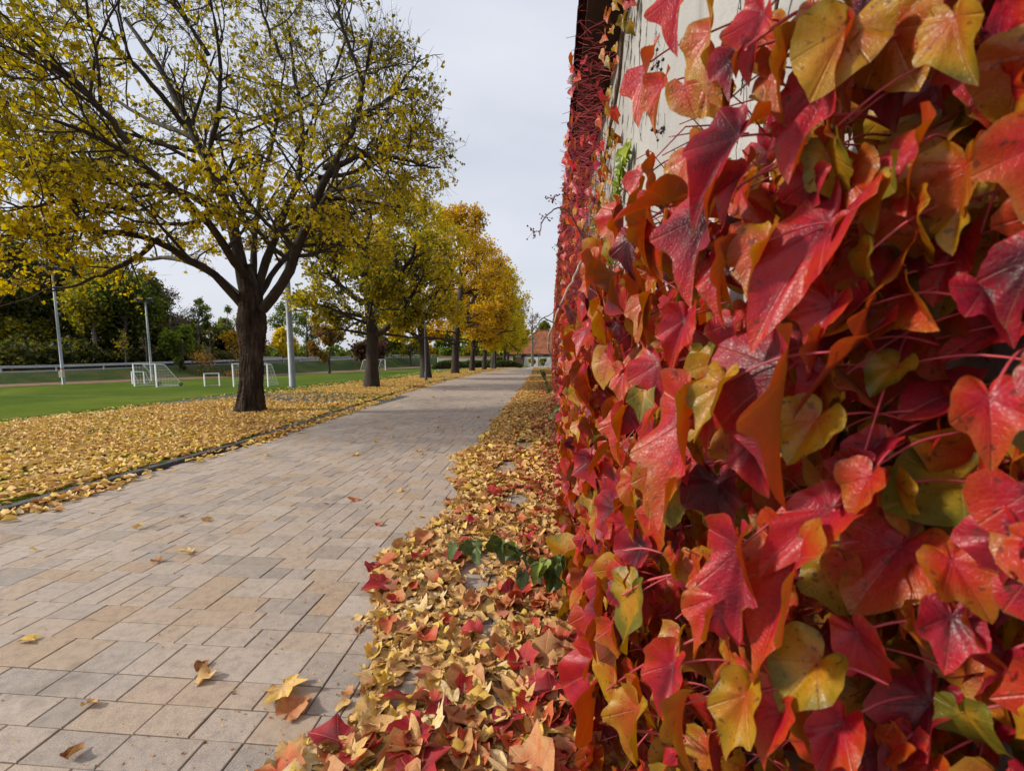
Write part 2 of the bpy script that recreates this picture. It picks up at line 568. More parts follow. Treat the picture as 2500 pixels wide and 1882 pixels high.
PF = np.array([(0,1,5,4),(1,2,6,5),(2,3,7,6),(3,0,4,7),(4,5,9,8),(5,6,10,9),(6,7,11,10),(7,4,8,11),(8,9,10,11)])


def px_of(P):
    v = P - CAM; k = v @ FW
    return CX + F_PX * (v @ RT) / k, CY - F_PX * (v @ UP) / k, k


pc = np.array([(x + p * UN / 2, y + l * UN / 2, 0) for (x, y, p, l) in pv])
px, py, kk = px_of(pc)
seen = (kk > .3) & (px > -60) & (px < 2400) & (py < 1960) & (pc[:, 0] < -.55)
order = np.argsort(np.where(seen, pc[:, 1] ** 1 + 0 * kk, 1e9))
single = set(order[:300].tolist())
shapes = {}
rest = []
for i_, (x, y, p, l) in enumerate(pv):
    dz = rp.uniform(-.0015, .0015)
    if i_ in single:
        if (p, l) not in shapes:
            shapes[(p, l)] = mesh("paver", paver_verts(p, l), PF, M_PAVE, dict(tone=np.zeros(12), single=np.ones(12)))
        o = obj("paver", shapes[(p, l)], path, (x, y, dz))
        o.rotation_euler = (rp.uniform(-.004, .004), rp.uniform(-.004, .004), 0)
    else: rest.append((x, y, p, l, dz))
rv = np.concatenate([paver_verts(p, l) + (x, y, dz + slope_y(y)) for (x, y, p, l, dz) in rest])
rf = (PF[None] + (np.arange(len(rest)) * 12)[:, None, None]).reshape(-1, 4)
tn = np.repeat(np.array([rp.random() for _ in rest]), 12)
tag(obj("paving", mesh("paving", rv, rf, M_PAVE, dict(tone=tn, single=np.zeros(len(rv)))), path), kind="stuff")
# far end of the path, slabs too small to tell apart
ys = np.linspace(62, 92, 20); V = []
for y in ys: V += [(XK(y), y, slope_y(y) - .004), (.7, y, slope_y(y) - .004)]
q = np.arange(19) * 2
far = obj("far_paving", mesh("far_paving", np.array(V), np.stack([q, q + 1, q + 3, q + 2], 1), M_PAVE, dict(tone=np.full(40, .3), single=np.zeros(40))), path)

# kerb, a stone a metre; a gap where the side path joins
kerb = empty("kerb", (-4.5, 0, 0), "low dark granite kerb along the left edge of the path", kind="structure")
y = -5.0
while y < 60:
    ln = .98 + rp.uniform(-.05, .02)
    if not (11.1 < y + .5 < 14.6):
        a = np.array([XK(y) - .05, y + .004, slope_y(y)]); b = np.array([XK(y + ln) - .05, y + ln - .004, slope_y(y + ln)])
        c = (a + b) / 2 + (rp.uniform(-.006, .006), 0, -.02 + rp.uniform(-.008, .004)); d = (b - a) / 2; s_ = nrm(np.array([d[1], -d[0], 0])) * .055
        mb = MB(); ch = .008
        L = np.linalg.norm(d); u = d / L; s1 = s_ / .055
        ring = lambda w_, hh, l_: [c + u * l_ * i2 + s1 * w_ * j2 + np.array([0, 0, hh]) for i2, j2 in ((-1,-1),(1,-1),(1,1),(-1,1))]
        Vk = np.array(ring(.055, -.09, L) + ring(.055, .062, L) + ring(.055 - ch, .07, L - ch))
        mb.add(Vk, PF)
        mb.build("kerb_stone", M_KERB, kerb)
    y += 1.0
# side path of asphalt between the first two trees, half buried by leaves
V = []; n = 24
for x in np.linspace(-15.5, -4.6, n):
    for yy in (11.5 + .10 * (-x - 4.6), 14.4 + .16 * (-x - 4.6)):
        V.append((max(x, XK(yy) - .05) if x > -4.7 else x, yy, (ground_z(x, yy) + .042) if x < -5.6 else .004))
q = np.arange(n - 1) * 2
tag(obj("side_path", mesh("side_path", np.array(V), np.stack([q, q + 2, q + 3, q + 1], 1), M_ASPH)), "narrow asphalt side path crossing the verge under the leaves", kind="structure")

# ------------------------------------------------------------------ leaf litter
TAN = [(0, (.18, .06, .02)), (.14, (.36, .15, .04)), (.33, (.58, .32, .11)), (.55, (.74, .49, .20)), (.75, (.74, .50, .09)), (.88, (.76, .54, .09)), (1, (.80, .63, .36))]
M_LITTER = leaf_mat("fallen_linden_leaf", TAN, .25, 30, .1, .6, .15, (.62, .42, .18), .35, 0, spec=.3)
M_LITTER_NEAR = leaf_mat("fallen_leaf_near", TAN, .3, 40, .2, .58, .12, (.62, .43, .20), .4, .5, .5, .35, fine=True)
RED = [(0, (.20, .008, .02)), (.25, (.42, .012, .03)), (.5, (.50, .045, .02)), (.75, (.52, .15, .045)), (1, (.56, .30, .13))]
M_LITTER_RED = leaf_mat("fallen_ivy_leaf", RED, .35, 30, .25, .5, .12, (.50, .24, .13), .6, .35, .5, .4, fine=True)

T_LOW = [small_leaf(i, HEART, 8, .25, 1.6, .10) for i in range(8)]
T_MID = [leaf(HEART if i % 3 else OVATE, 12, 2, .15, .2, .5 + .2 * i, .12, .05, 40 + i, veins=(0, 60)) for i in range(12)]
T_RED = [leaf(IVY, 24, 3, .2, .25, .9 + .1 * i, .08, .05, 70 + i) for i in range(8)]
T_MAPLE = [leaf(MAPLE, 40, 3, .15, .2, .8 + .1 * i, .08, .04, 90 + i, veins=(0, 48, 92)) for i in range(5)]


def lay(rg, x, y, z, size, tilt):
    n = len(x); az = rg.uniform(0, 2 * math.pi, n); tl = np.abs(rg.normal(0, tilt, n))
    ta = rg.uniform(0, 2 * math.pi, n)
    nn = np.stack([np.sin(tl) * np.cos(ta), np.sin(tl) * np.sin(ta), np.cos(tl)], 1)
    nn *= np.where(rg.random(n) < .35, -1, 1)[:, None]
    t = np.stack([np.cos(az), np.sin(az), np.zeros(n)], 1)
    return frames(t, nn, size), np.stack([x, y, z], 1)


def field_noise(x, y, s=1.0):
    return (np.sin(1.7 * s * x + 2.3 * s * y) + np.sin(3.1 * s * x - 1.9 * s * y + 1) + np.sin(.9 * s * x + .7 * s * y + 2) + np.sin(4.3 * s * y + 1.1 * s * x)) / 4


# verge: dense under the trees, thinning on to the field
def verge_density(x, y):
    s = -6.8 - x
    edge = np.interp(y, [0, 7, 10, 12, 16, 25, 40, 60], [4.5, 4.2, 3.8, 3.3, 3.0, 2.2, 1.6, 2.0]) + .35 * field_noise(x * 1.3, y, 1.1)
    d = 1 - smooth(edge - .9, edge + .5, s)
    thin = .06 * (1 - smooth(edge + .5, edge + 4, s))
    d = np.maximum(d, thin)
    side = ((y > 11.5 + .10 * (-x - 4.6)) & (y < 14.4 + .16 * (-x - 4.6)) & (x < -5.2))
    return d * np.where(side, .22, 1.0)


xs, ysl, zs = [], [], []
for (ya, yb, n) in [(1.0, 8, 34000), (8, 14, 30000), (14, 24, 26000), (24, 40, 22000), (40, 62, 12000)]:
    y = rng.uniform(ya, yb, n); x = XK(y) - .12 - rng.uniform(0, 1, n) * 9.5
    k = rng.random(n) < verge_density(x, y) * np.clip(.8 + .75 * field_noise(x, y, 1.1), .15, 1)
    x, y = x[k], y[k]
    xs.append(x); ysl.append(y); zs.append(ground_z(x, y) + .045 + rng.uniform(0, .022, len(x)))
# leaves lodged against the kerb on the path side
n = 9000
y = rng.uniform(1, 55, n); off = np.abs(rng.normal(0, .11, n)); k = (rng.random(n) < np.clip(.55 + .9 * field_noise(y * 0, y, .9), .05, 1)) & (off < .34)
y, off = y[k], off[k]
xs.append(XK(y) + .015 + off); ysl.append(y); zs.append(slope_y(y) + .008 + rng.uniform(0, .03, len(y)) * (off < .12))
x = np.concatenate(xs); y = np.concatenate(ysl); z = np.concatenate(zs)
R_, T_ = lay(rng, x, y, z, rng.uniform(.045, .085, len(x)), .20)
V, Fc, A = scatter(T_LOW, rng.integers(0, 8, len(x)), R_, T_, np.clip(rng.normal(.6, .19, len(x)) + .2 * field_noise(x + 3, y, .8), .02, 1))
o = obj("leaf_litter", mesh("leaf_litter", V, Fc, M_LITTER, A))
tag(o, "carpet of yellow linden leaves covering the verge left of the path", "leaf litter", kind="stuff")

# drift of leaves along the ivy wall
DRL = lambda y: np.interp(y, [.4, 1.25, 1.6, 1.9, 2.5, 3.1, 3.95, 4.6, 5.7, 6.6, 8.3, 12, 20, 30, 42, 60], [-1.0, -.86, -.66, -.82, -1.05, -1.02, -.84, -1.02, -1.28, -1.05, -1.14, -1.15, -1.25, -1.4, -1.72, -2.2])


def drift_density(x, y):
    d = smooth(-.04, .12, x - DRL(y) - .10 * field_noise(x, y, 4))
    for (cx, cy, r) in [(-.42, 2.55, .17), (-.55, 1.62, .09), (-.32, 3.9, .16), (-.5, 5.1, .2), (-.28, 2.0, .07), (-.18, 1.55, .06), (-.35, 6.4, .22)]:
        d = d * np.where(np.hypot((x - cx) * 1.3, (y - cy) * .55) < r, .10, 1)
    return d


xs, ysl, tone = [], [], []
for (ya, yb, n) in [(.9, 3.0, 7500), (3, 7, 9000), (7, 14, 10000), (14, 30, 12000), (30, 60, 9000)]:
    y = rng.uniform(ya, yb, n); x = rng.uniform(-1.6 if ya < 30 else -2.6, .62, n)
    k = rng.random(n) < drift_density(x, y); xs.append(x[k]); ysl.append(y[k])
x = np.concatenate(xs); y = np.concatenate(ysl)
z = slope_y(y) + .008 + rng.uniform(0, 1, len(x)) ** 1.4 * .038 * smooth(0, .35, x - DRL(y) + .1)
size = rng.uniform(.04, .075, len(x)) * np.where(rng.random(len(x)) < .12, 1.5, 1)
tone = np.clip(rng.normal(.50, .24, len(x)), .02, 1)
near = y < 4.5
size = size * rng.choice([.65, .85, 1, 1, 1.25], len(x))
R_, T_ = lay(rng, x, y, z, size, .24)
V, Fc, A = scatter(T_MID, rng.integers(0, 12, near.sum()), R_[near], T_[near], tone[near])
tag(obj("leaf_drift", mesh("leaf_drift", V, Fc, M_LITTER_NEAR, A)), "drift of curled tan and yellow leaves at the near foot of the ivy", "leaf litter", kind="stuff")
fr = ~near
V, Fc, A = scatter(T_LOW, rng.integers(0, 8, fr.sum()), R_[fr], T_[fr], tone[fr])
tag(obj("leaf_drift", mesh("leaf_drift", V, Fc, M_LITTER, A)), "long drift of yellow leaves following the wall into the distance", "leaf litter", kind="stuff")
# red ivy leaves blown into the drift
n = 2300
y = 1.0 + rng.random(n) ** 1.6 * 24; x = .5 - np.abs(rng.normal(0, .55, n)); k = rng.random(n) < drift_density(x, y)
x, y = x[k], y[k]
R_, T_ = lay(rng, x, y, slope_y(y) + .045 + 0 * x, rng.uniform(.05, .10, len(x)), .4)
V, Fc, A = scatter([leaf(IVY, 16, 2, .2, .2, 1.4, .1, .05, 400 + i) for i in range(6)], rng.integers(0, 6, len(x)), R_, T_, rng.random(len(x)) ** .7)
tag(obj("red_leaf_scatter", mesh("red_leaf_scatter", V, Fc, M_LITTER_RED, A)), "red and salmon ivy leaves mixed through the leaf drift", "leaf litter", kind="stuff")

# crumbs of leaf and grit on the slabs
n = 2300
y = .9 + rng.random(n) ** 1.5 * 16; x = np.where(rng.random(n) < .5, DRL(y) - np.abs(rng.normal(0, .45, n)), rng.uniform(-4.6, -.8, n))
k = x > XK(y) + .05; x, y = x[k], y[k]
R_, T_ = lay(rng, x, y, slope_y(y) + .003, rng.uniform(.003, .009, len(x)), .4)
V, Fc, A = scatter(T_LOW, rng.integers(0, 8, len(x)), R_, T_, np.clip(rng.normal(.25, .22, len(x)), 0, 1))
tag(obj("leaf_crumbs", mesh("leaf_crumbs", V, Fc, M_LITTER, A)), "small crumbs of dry leaf scattered over the slabs", "leaf litter", kind="stuff")

# fallen leaves one can pick out
FALLEN_ME = {}


def fallen(name, kind, P, size, az, tone, tilt=(0, 0), label=None, group=None, seed=0):
    T = dict(heart=T_MID, ivy=T_RED, maple=T_MAPLE)[kind]
    mat = dict(heart=M_LITTER_NEAR, ivy=M_LITTER_RED, maple=M_LITTER_NEAR)[kind]
    if tone < 0: mat, tone = M_LITTER_RED, -tone
    V, Fc, ve, rh = T[seed % len(T)]
    key = (kind, seed % len(T), round(tone, 1), mat.name)
    if key not in FALLEN_ME:
        FALLEN_ME[key] = mesh(name, V, Fc, mat, dict(tone=np.full(len(V), tone), vein=ve, rho=rh), True)
    o = obj(name, FALLEN_ME[key], None, P)
    o.scale = (size,) * 3; o.rotation_euler = (tilt[0], tilt[1], az)
    return tag(o, label, "leaf", group)


rf_ = random.Random(5)


def on_ground(px, py): d = ray(px, py); t = -EYE / d[2]; return CAM + d * t


# leaves lying alone on the slabs (pixel spots of the 2212 px view)
lone = [((610, 1490), .13, 'maple', .62, "large tan maple leaf with a reddish underside lying on the slabs"),
        ((625, 1545), .10, 'ivy', .85, "orange lobed leaf just below the large maple leaf on the slabs"),
        ((805, 1234), .10, 'ivy', .2, "bright red leaf at the left tip of the leaf drift"),
        ((832, 1246), .085, 'ivy', .3, "smaller red leaf touching the bright red one at the drift's tip"),
        ((450, 1462), .07, 'heart', .5, "pale orange leaf lying near the bottom middle of the slabs"),
        ((436, 1438), .05, 'heart', .1, "small dark brown leaf just above the pale orange one"),
        ((412, 1196), .085, 'maple', .95, "pale pinkish lobed leaf in the middle of the path"),
        ((340, 1215), .06, 'heart', .15, "crumpled brown leaf left of the pale pinkish leaf"),
        ((762, 1080), .10, 'ivy', .8, "curled orange red leaf in the middle of the path ahead"),
        ((700, 1090), .045, 'heart', .1, "tiny brown curl beside the orange red leaf on the path"),
        ((296, 1143), .055, 'heart', .6, "thin yellow leaf left of centre on the path"),
        ((445, 1126), .06, 'heart', .4, "curled yellowish leaf with stalk in the middle distance of the path"),
        ((395, 1118), .045, 'heart', .05, "dark red brown shrivelled leaf left of the curled yellowish one"),
        ((817, 1136), .05, 'ivy', .35, "small red brown leaf near the drift on the light slabs"),
        ((867, 1061), .055, 'heart', .5, "orange leaf standing near the drift on grey slabs"),
        ((195, 1110), .05, 'heart', .7, "pale yellow leaf on the left side of the path"),
        ((575, 985), .07, 'heart', .98, "white looking leaf on the far grey slabs"),
        ((70, 1385), .055, 'heart', .75, "yellow leaf lying near the left edge of the picture"),
        ((80, 1190), .05, 'heart', .9, "pale leaf on slabs at the far left of the path"),
        ((752, 1503), .045, 'ivy', .9, "small pink leaf on the grey slab beside the drift"),
        ((190, 1525), .04, 'heart', .3, "small brown leaf on a joint at lower left"),
        ((905, 1118), .06, 'heart', .85, "pale yellow crumpled leaf next to the drift"),
        ((150, 1640), .05, 'heart', .08, "dark twig like leaf at the bottom left corner")]
for i_, (p, s_, kd, tn_, lb) in enumerate(lone):
    P = on_ground(*k2(p)); P[2] = .012
    fallen("fallen_leaf", kd, P, s_, rf_.uniform(0, 6.28), tn_, (rf_.uniform(-.25, .25), rf_.uniform(-.25, .25)), lb, "single leaves lying on the slabs", i_)
for i_ in range(46):
    y = 4 + rf_.random() ** 1.5 * 26; x = rf_.uniform(-4.2, -1.4)
    fallen("fallen_leaf", 'heart', (x, y, .01), rf_.uniform(.05, .075), rf_.uniform(0, 6.28), rf_.choice([.9, 1.0, .7, .6, .3]), (rf_.uniform(-.3, .3), rf_.uniform(-.3, .3)),
           "small pale leaf lying loose " + ("near the kerb" if x < -3.3 else ("on the mid path" if x < -2.2 else "toward the drift")) + (", this side of the big linden" if y < 9 else (", between first and second linden" if y < 17 else ", far beyond the second linden")), "loose leaves far down the path", i_)
# large leaves on top of the near drift
cnt = 0
while cnt < 215:
    y = 1.0 + rf_.random() ** 1.7 * 5.0; x = rf_.uniform(-1.0, .42)
    if drift_density(np.array([x]), np.array([y]))[0] < .6: continue
    toward = (x + .9) / 1.3
    u = rf_.random()
    if u < .10 + .25 * toward: kd, tn_ = 'ivy', rf_.choice([.1, .2, .3, .4, .5])
    elif u < .60: kd, tn_ = 'ivy', rf_.choice([.7, .8, .9, 1.0])
    elif u < .80 and y < 2.6: kd, tn_ = 'maple', rf_.choice([.4, .5, .6, 1.0])
    else: kd, tn_ = 'heart', rf_.choice([.4, .6, .8, .9])
    cw = {('ivy', .1): "dark crimson", ('ivy', .2): "deep red", ('ivy', .3): "red", ('ivy', .4): "bright red", ('ivy', .5): "scarlet", ('ivy', .7): "orange", ('ivy', .8): "faded orange", ('ivy', .9): "pale salmon", ('ivy', 1.0): "pinkish tan",
          ('maple', .4): "brown", ('maple', .5): "tan", ('maple', .6): "light tan", ('maple', 1.0): "cream", ('heart', .4): "ochre", ('heart', .6): "tan", ('heart', .8): "yellow", ('heart', .9): "bright yellow"}[(kd, tn_)]
    wk = {'ivy': "lobed ivy leaf", 'maple': "pointed maple leaf", 'heart': "heart shaped leaf"}[kd]
    wx = "on the drift's path side" if x < -.62 else ("amid the drift" if x < -.1 else "under the ivy")
    wy = "near the picture's bottom" if y < 1.7 else ("before the bramble" if y < 2.3 else ("beside the bramble" if y < 3.2 else "beyond the bramble"))
    lb = cw + " " + wk + " " + wx + ", " + wy
    s_ = rf_.uniform(.08, .13) * (1.2 if y < 1.8 else 1) if kd != 'heart' else rf_.uniform(.055, .08)
    fallen("fallen_leaf", kd, (x, y, .036 + rf_.uniform(0, .016)), s_, rf_.uniform(0, 6.28), tn_, (rf_.gauss(0, .25), rf_.gauss(0, .25)), lb, "leaves lying on the drift by the wall", cnt)
    cnt += 1

# short grass on the verge edge and the near field
M_BLADE = leaf_mat("grass_blade", [(0, (.04, .085, .01)), (.5, (.075, .15, .015)), (1, (.14, .2, .03))], .2, 20, 0, .6, .25, (.08, .14, .02), .2, spec=.2)
n = 90000
y = 2 + rng.random(n) ** 1.3 * 26; x = XK(y) - .15 - rng.random(n) * 12
k = rng.random(n) < np.clip(1.05 - verge_density(x, y) * np.clip(.8 + .75 * field_noise(x, y, 1.1), .15, 1), .12, 1)
x, y = x[k], y[k]; n = len(x)
z = ground_z(x, y) + .02
bl = (np.array([(-.0035, 0, 0), (.0035, 0, 0), (0, 1, .25)]), np.array([(0, 1, 2)]), np.zeros(3), np.zeros(3))
t = nrm(np.stack([rng.normal(0, .35, n), rng.normal(0, .35, n), np.ones(n)], 1)); nn = rng.normal(0, 1, (n, 3))
Rb = frames(t, nn, 1.0); L = rng.uniform(.03, .065, n); Rb[:, :, 1] *= L[:, None]; Rb[:, :, 0] *= 1.3; Rb[:, :, 2] *= L[:, None]
V, Fc, A = scatter([bl], np.zeros(n, int), Rb, np.stack([x, y, z], 1), rng.random(n))
tag(obj("grass", mesh("grass", V, Fc, M_BLADE, A)), "short grass between the fallen leaves and on the near field", "grass", kind="stuff")
# ------------------------------------------------------------------ trees
m = MT("bark")
n1 = m.noise(9, 6, stretch=(1, 1, .18), rough=.65); n2 = m.noise(40, 5, stretch=(1, 1, .35)); n3 = m.noise(2.0, 3)
c = m.ramp(n1, [(.3, (.010, .007, .005)), (.5, (.045, .031, .024)), (.7, (.115, .084, .065))])
c = m.mix(m.ramp(n3, [(.5, (0,0,0)), (.75, (.5,.5,.5))]), c, (.10, .095, .07, 1))
M_BARK = m.finish(c, .9, m.bump(m.math('ADD', m.math('MULTIPLY', n1, 1.6), m.math('MULTIPLY', n2, .5)), 1.0, .035), .15)
M_BARK_DARK = plain("dark_bark", (.045, .034, .027), .9, .5, 10, .01, stretch=(1, 1, .25))
M_LIMB = plain("limb_bark", (.038, .028, .022), .9, .55, 7, .03, stretch=(1, 1, .4))
M_BARK_GREY = plain("grey_bark", (.17, .14, .11), .9, .35, 6, .01, stretch=(1, 1, .25))

YEL = [(0, (.10, .10, .010)), (.2, (.22, .19, .014)), (.45, (.44, .35, .020)), (.7, (.60, .46, .022)), (.9, (.66, .50, .03)), (1, (.58, .36, .06))]
ORA = [(0, (.14, .09, .012)), (.25, (.31, .18, .016)), (.5, (.50, .29, .02)), (.75, (.60, .37, .022)), (1, (.66, .45, .03))]
OLI = [(0, (.04, .055, .008)), (.3, (.10, .11, .012)), (.55, (.22, .20, .016)), (.8, (.42, .33, .02)), (1, (.54, .41, .025))]
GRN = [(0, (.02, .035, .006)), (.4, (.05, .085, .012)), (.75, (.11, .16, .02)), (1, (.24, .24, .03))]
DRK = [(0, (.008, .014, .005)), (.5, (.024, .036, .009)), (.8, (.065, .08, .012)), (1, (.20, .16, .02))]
LIM = [(0, (.04, .07, .008)), (.5, (.11, .17, .018)), (1, (.22, .27, .03))]
BRN = [(0, (.05, .025, .012)), (.5, (.13, .065, .022)), (1, (.30, .17, .04))]
MAR = [(0, (.02, .010, .010)), (.5, (.055, .022, .018)), (1, (.12, .05, .03))]
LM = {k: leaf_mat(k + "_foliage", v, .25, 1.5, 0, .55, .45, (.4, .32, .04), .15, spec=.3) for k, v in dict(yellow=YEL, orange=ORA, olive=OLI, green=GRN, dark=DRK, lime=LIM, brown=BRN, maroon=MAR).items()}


def spawn(rg, P, R, n_per, length, ang=(30, 65), tr=(.25, 1.0), S=5, up=.12, jit=.22, rad=.55, env=None, centre=None, rmin=.003):
    N, S0, _ = P.shape
    idx = np.repeat(np.arange(N), n_per); M = len(idx)
    t = rg.uniform(tr[0], tr[1], M); f = t * (S0 - 1); i = np.minimum(f.astype(int), S0 - 2); wt = (f - i)[:, None]
    pos = P[idx, i] * (1 - wt) + P[idx, i + 1] * wt
    d = nrm(P[idx, i + 1] - P[idx, i])
    r0 = R[idx, i] * (1 - wt[:, 0]) + R[idx, i + 1] * wt[:, 0]
    v = rg.normal(0, 1, (M, 3)); v = nrm(v - (v * d).sum(-1, keepdims=True) * d)
    if centre is not None:
        out = pos - centre; out[:, 2] *= .4; v = nrm(v + .7 * nrm(out)); v = nrm(v - (v * d).sum(-1, keepdims=True) * d)
    a = np.radians(rg.uniform(ang[0], ang[1], M))[:, None]
    dr = nrm(d * np.cos(a) + v * np.sin(a))
    L = rg.uniform(length[0], length[1], M) * (1.1 - .5 * t)
    if env is not None:
        end = pos + dr * L[:, None]; L = np.where(env(end), L, L * .45)
        keep = env(pos + dr * (L * .6)[:, None]) | (rg.random(M) < .04)
        pos, dr, L, r0, M = pos[keep], dr[keep], L[keep], r0[keep], int(keep.sum())
    Q = np.empty((M, S, 3)); Q[:, 0] = pos; cur = dr
    for s in range(1, S):
        Q[:, s] = Q[:, s - 1] + cur * (L / (S - 1))[:, None]
        cur = nrm(cur + rg.normal(0, jit, (M, 3)) + np.array([0, 0, up]))
    rr = np.maximum(r0 * rad, rmin)
    return Q, rr[:, None] * np.linspace(1, .35, S)[None]


def resample(P, n):
    P = np.asarray(P, float); d = np.concatenate([[0], np.cumsum(np.linalg.norm(np.diff(P, axis=0), axis=1))])
    tt = np.linspace(0, d[-1], n)
    # Catmull-Rom like smoothing by averaging linear interpolations
    Q = np.stack([np.interp(tt, d, P[:, k]) for k in range(3)], 1)
    for _ in range(2): Q[1:-1] = .25 * Q[:-2] + .5 * Q[1:-1] + .25 * Q[2:]
    return Q


def trunk_mesh(name, P, R, mat, parent, k=20, seed=0, bumpy=.08, flare=True, rugged=0.0, rings=34):
    P = np.asarray(P, float); n = max(14, int(len(P)))
    Q = resample(P, rings); rr = np.interp(np.linspace(0, 1, rings), np.linspace(0, 1, len(R)), R)
    V, Fq = tubes(Q[None], rr[None], k)
    V = V.reshape(rings, k, 3); th = np.arange(k) * 2 * math.pi / k; rg = np.random.default_rng(seed)
    ph = rg.uniform(0, 6.28, 6)
    for s in range(rings):
        h = s / (rings - 1) * 4
        b = bumpy * (np.sin(3 * th + ph[0] + .5 * np.sin(h * 1.3)) * .5 + np.sin(5 * th + ph[1] + .6 * h) * .45 + np.sin(9 * th + ph[2] - .5 * np.sin(h * 2)) * .35 + .3 * np.sin(7 * th + 3 * h + ph[3]) + .35 * np.sin(h * 4 + 2 * th + ph[4]))
        if flare: b = b + (.26 + .20 * np.cos(4 * th + ph[5])) * math.exp(-s * .55 * 34 / rings)
        if rugged:
            wob = .5 * math.sin(h * 2.1 + ph[0]) + .35 * math.sin(h * 5.3 + ph[1])
            rid = np.abs(np.sin(9 * th + wob * 2.2 + .7 * np.sin(3 * th + h * 2))) ** .6 + .5 * np.abs(np.sin(17 * th - wob * 3 + 1.3 * np.sin(h * 6 + 5 * th))) ** .7
            knob = 1.6 * np.exp(-((h - 2.55) / .28) ** 2) * (.5 + .5 * np.cos(th - 1.0)) + 1.1 * np.exp(-((h - 1.3) / .2) ** 2) * (.5 + .5 * np.cos(2 * th + 2))
            b = b + rugged * (rid - .9 + knob) + rugged * .35 * rg.normal(0, 1, k)
        V[s] = Q[s] + (V[s] - Q[s]) * (1 + b)[:, None]
    V[0, :, 2] -= .25
    V = V.reshape(-1, 3) - world_loc(parent)
    return obj(name, mesh(name, V, Fq, mat, None, True), parent)


def leaves_on(rg, P, n, size, jitter, temps, tone, hang=.6, weight=None):
    N, S, _ = P.shape
    p = None
    if weight is not None:
        wv = weight(P[:, -1]) * (.06 + rg.random(N) ** 2.2); p = wv / wv.sum()
    idx = rg.choice(N, n, p=p) if p is not None else rg.integers(0, N, n)
    f = rg.uniform(.15, 1, n) * (S - 1); i = np.minimum(f.astype(int), S - 2); wt = (f - i)[:, None]
    pos = P[idx, i] * (1 - wt) + P[idx, i + 1] * wt + rg.normal(0, jitter, (n, 3))
    t = rg.normal(0, 1, (n, 3)); t[:, 2] -= hang * 1.6
    nn = rg.normal(0, 1, (n, 3)); nn[:, 2] += .5
    return frames(t, nn, rg.uniform(size[0], size[1], n)), pos


def tree(name, base, H, crown, trunk_r, foliage, n_leaf, leaf_size, label, cat="tree", group=None, seed=0, fork=2.2, n_limb=9, lean=(0, 0), bark=None, lv=(7, 6), twig_r=.004, tone=(.6, .2), jitter=.12, low=None, spread=(25, 60), with_twigs=True, bare_top=0.0, limb_k=6, droop=0):
    """crown = (rx, rz, cz): ellipsoid half width, half height, centre height above the base"""
    rg = np.random.default_rng(seed)
    root = empty(name, base, label, cat, group)
    b = np.array(base, float); rx, rz, cz = crown
    ctr = b + np.array([lean[0], lean[1], cz])
    env = lambda p: (((p[:, 0] - ctr[0]) / rx) ** 2 + ((p[:, 1] - ctr[1]) / rx) ** 2 + ((p[:, 2] - ctr[2]) / rz) ** 2 + .12 * np.sin(p[:, 0] * 1.9 + seed) + .12 * np.sin(p[:, 2] * 2.3 + p[:, 1] * 1.7)) < 1.0
    top = ctr + np.array([0, 0, rz * .78])
    tp = np.array([b, b + (ctr - b) * [.15, .15, 0] + [0, 0, fork * .5], b + (ctr - b) * [.4, .4, 0] + [0, 0, fork], ctr + [rg.normal(0, .1 * rx), rg.normal(0, .1 * rx), 0], top])
    trunk_mesh("trunk", tp, [trunk_r, trunk_r * .85, trunk_r * .8, trunk_r * .42, trunk_r * .08], bark or M_BARK_DARK, root, 12, seed, .06)
    # main limbs from the leader
    lead = resample(tp, 24); L0 = lead[None]; r0 = np.interp(np.linspace(0, 1, 24), np.linspace(0, 1, 5), [trunk_r, trunk_r * .85, trunk_r * .8, trunk_r * .42, trunk_r * .08])[None]
    tf = max(.12, fork / (cz + rz * .78) * .92)
    P1, R1 = spawn(rg, L0, r0, n_limb, (rx * .9, rx * 1.25), spread, (tf, .95), 7, .12, .14, .6, None, b + [0, 0, cz])
    if droop:                                     # low limbs that spread out level and hang at their ends
        Pd, Rd = spawn(rg, L0, r0, droop, (rx * .75, rx * 1.15), (58, 95), (tf, tf + .24), 7, -.05, .14, .3, None, b + [0, 0, cz])
        P1, R1 = np.concatenate([P1, Pd]), np.concatenate([R1, Rd])
    P2, R2 = spawn(rg, P1, R1, lv[0], (rx * .35, rx * .62), (30, 70), (.2, 1), 5, .06, .2, .55, env, ctr, .006)
    parts = [(P1, R1, limb_k), (P2, R2, 4)]
    lastP = P2
    if with_twigs:
        P3, R3 = spawn(rg, P2, R2, lv[1], (rx * .14, rx * .30), (25, 70), (.2, 1), 4, .02, .25, .55, env, None, twig_r)
        parts.append((P3, R3, 3)); lastP = P3
    Vs, Fs, n = [], [], 0
    for P, R, k in parts:
        V, Fq = tubes(P, R, k); Vs.append(V); Fs.append(Fq + n); n += len(V)
    tag(obj("branches", mesh("branches", np.concatenate(Vs) - b, np.concatenate(Fs), bark or M_BARK_DARK, None, True), root), kind="stuff")
    if n_leaf:
        wgt = lambda e: 1 - bare_top * smooth(ctr[2] - rz * .2, ctr[2] + rz, e[:, 2])
        Rm, Tm = leaves_on(rg, lastP, n_leaf, leaf_size, jitter, None, None, .5, wgt)
        tn_ = np.clip(rg.normal(tone[0], tone[1], n_leaf) + .22 * field_noise(Tm[:, 0], Tm[:, 2] + Tm[:, 1], 1.1), .02, .98)
        V, Fc, A = scatter(T_TREE, rg.integers(0, len(T_TREE), n_leaf), Rm, Tm, tn_)
        tag(obj("crown", mesh("crown", V - b, Fc, LM[foliage], A), root), kind="stuff")
    return root


T_TREE = [small_leaf(200 + i, HEART, 6, .35, 0, .06) for i in range(4)]
T_LINDEN = [small_leaf(220 + i, HEART, 8, .35, .5, .06) for i in range(6)]

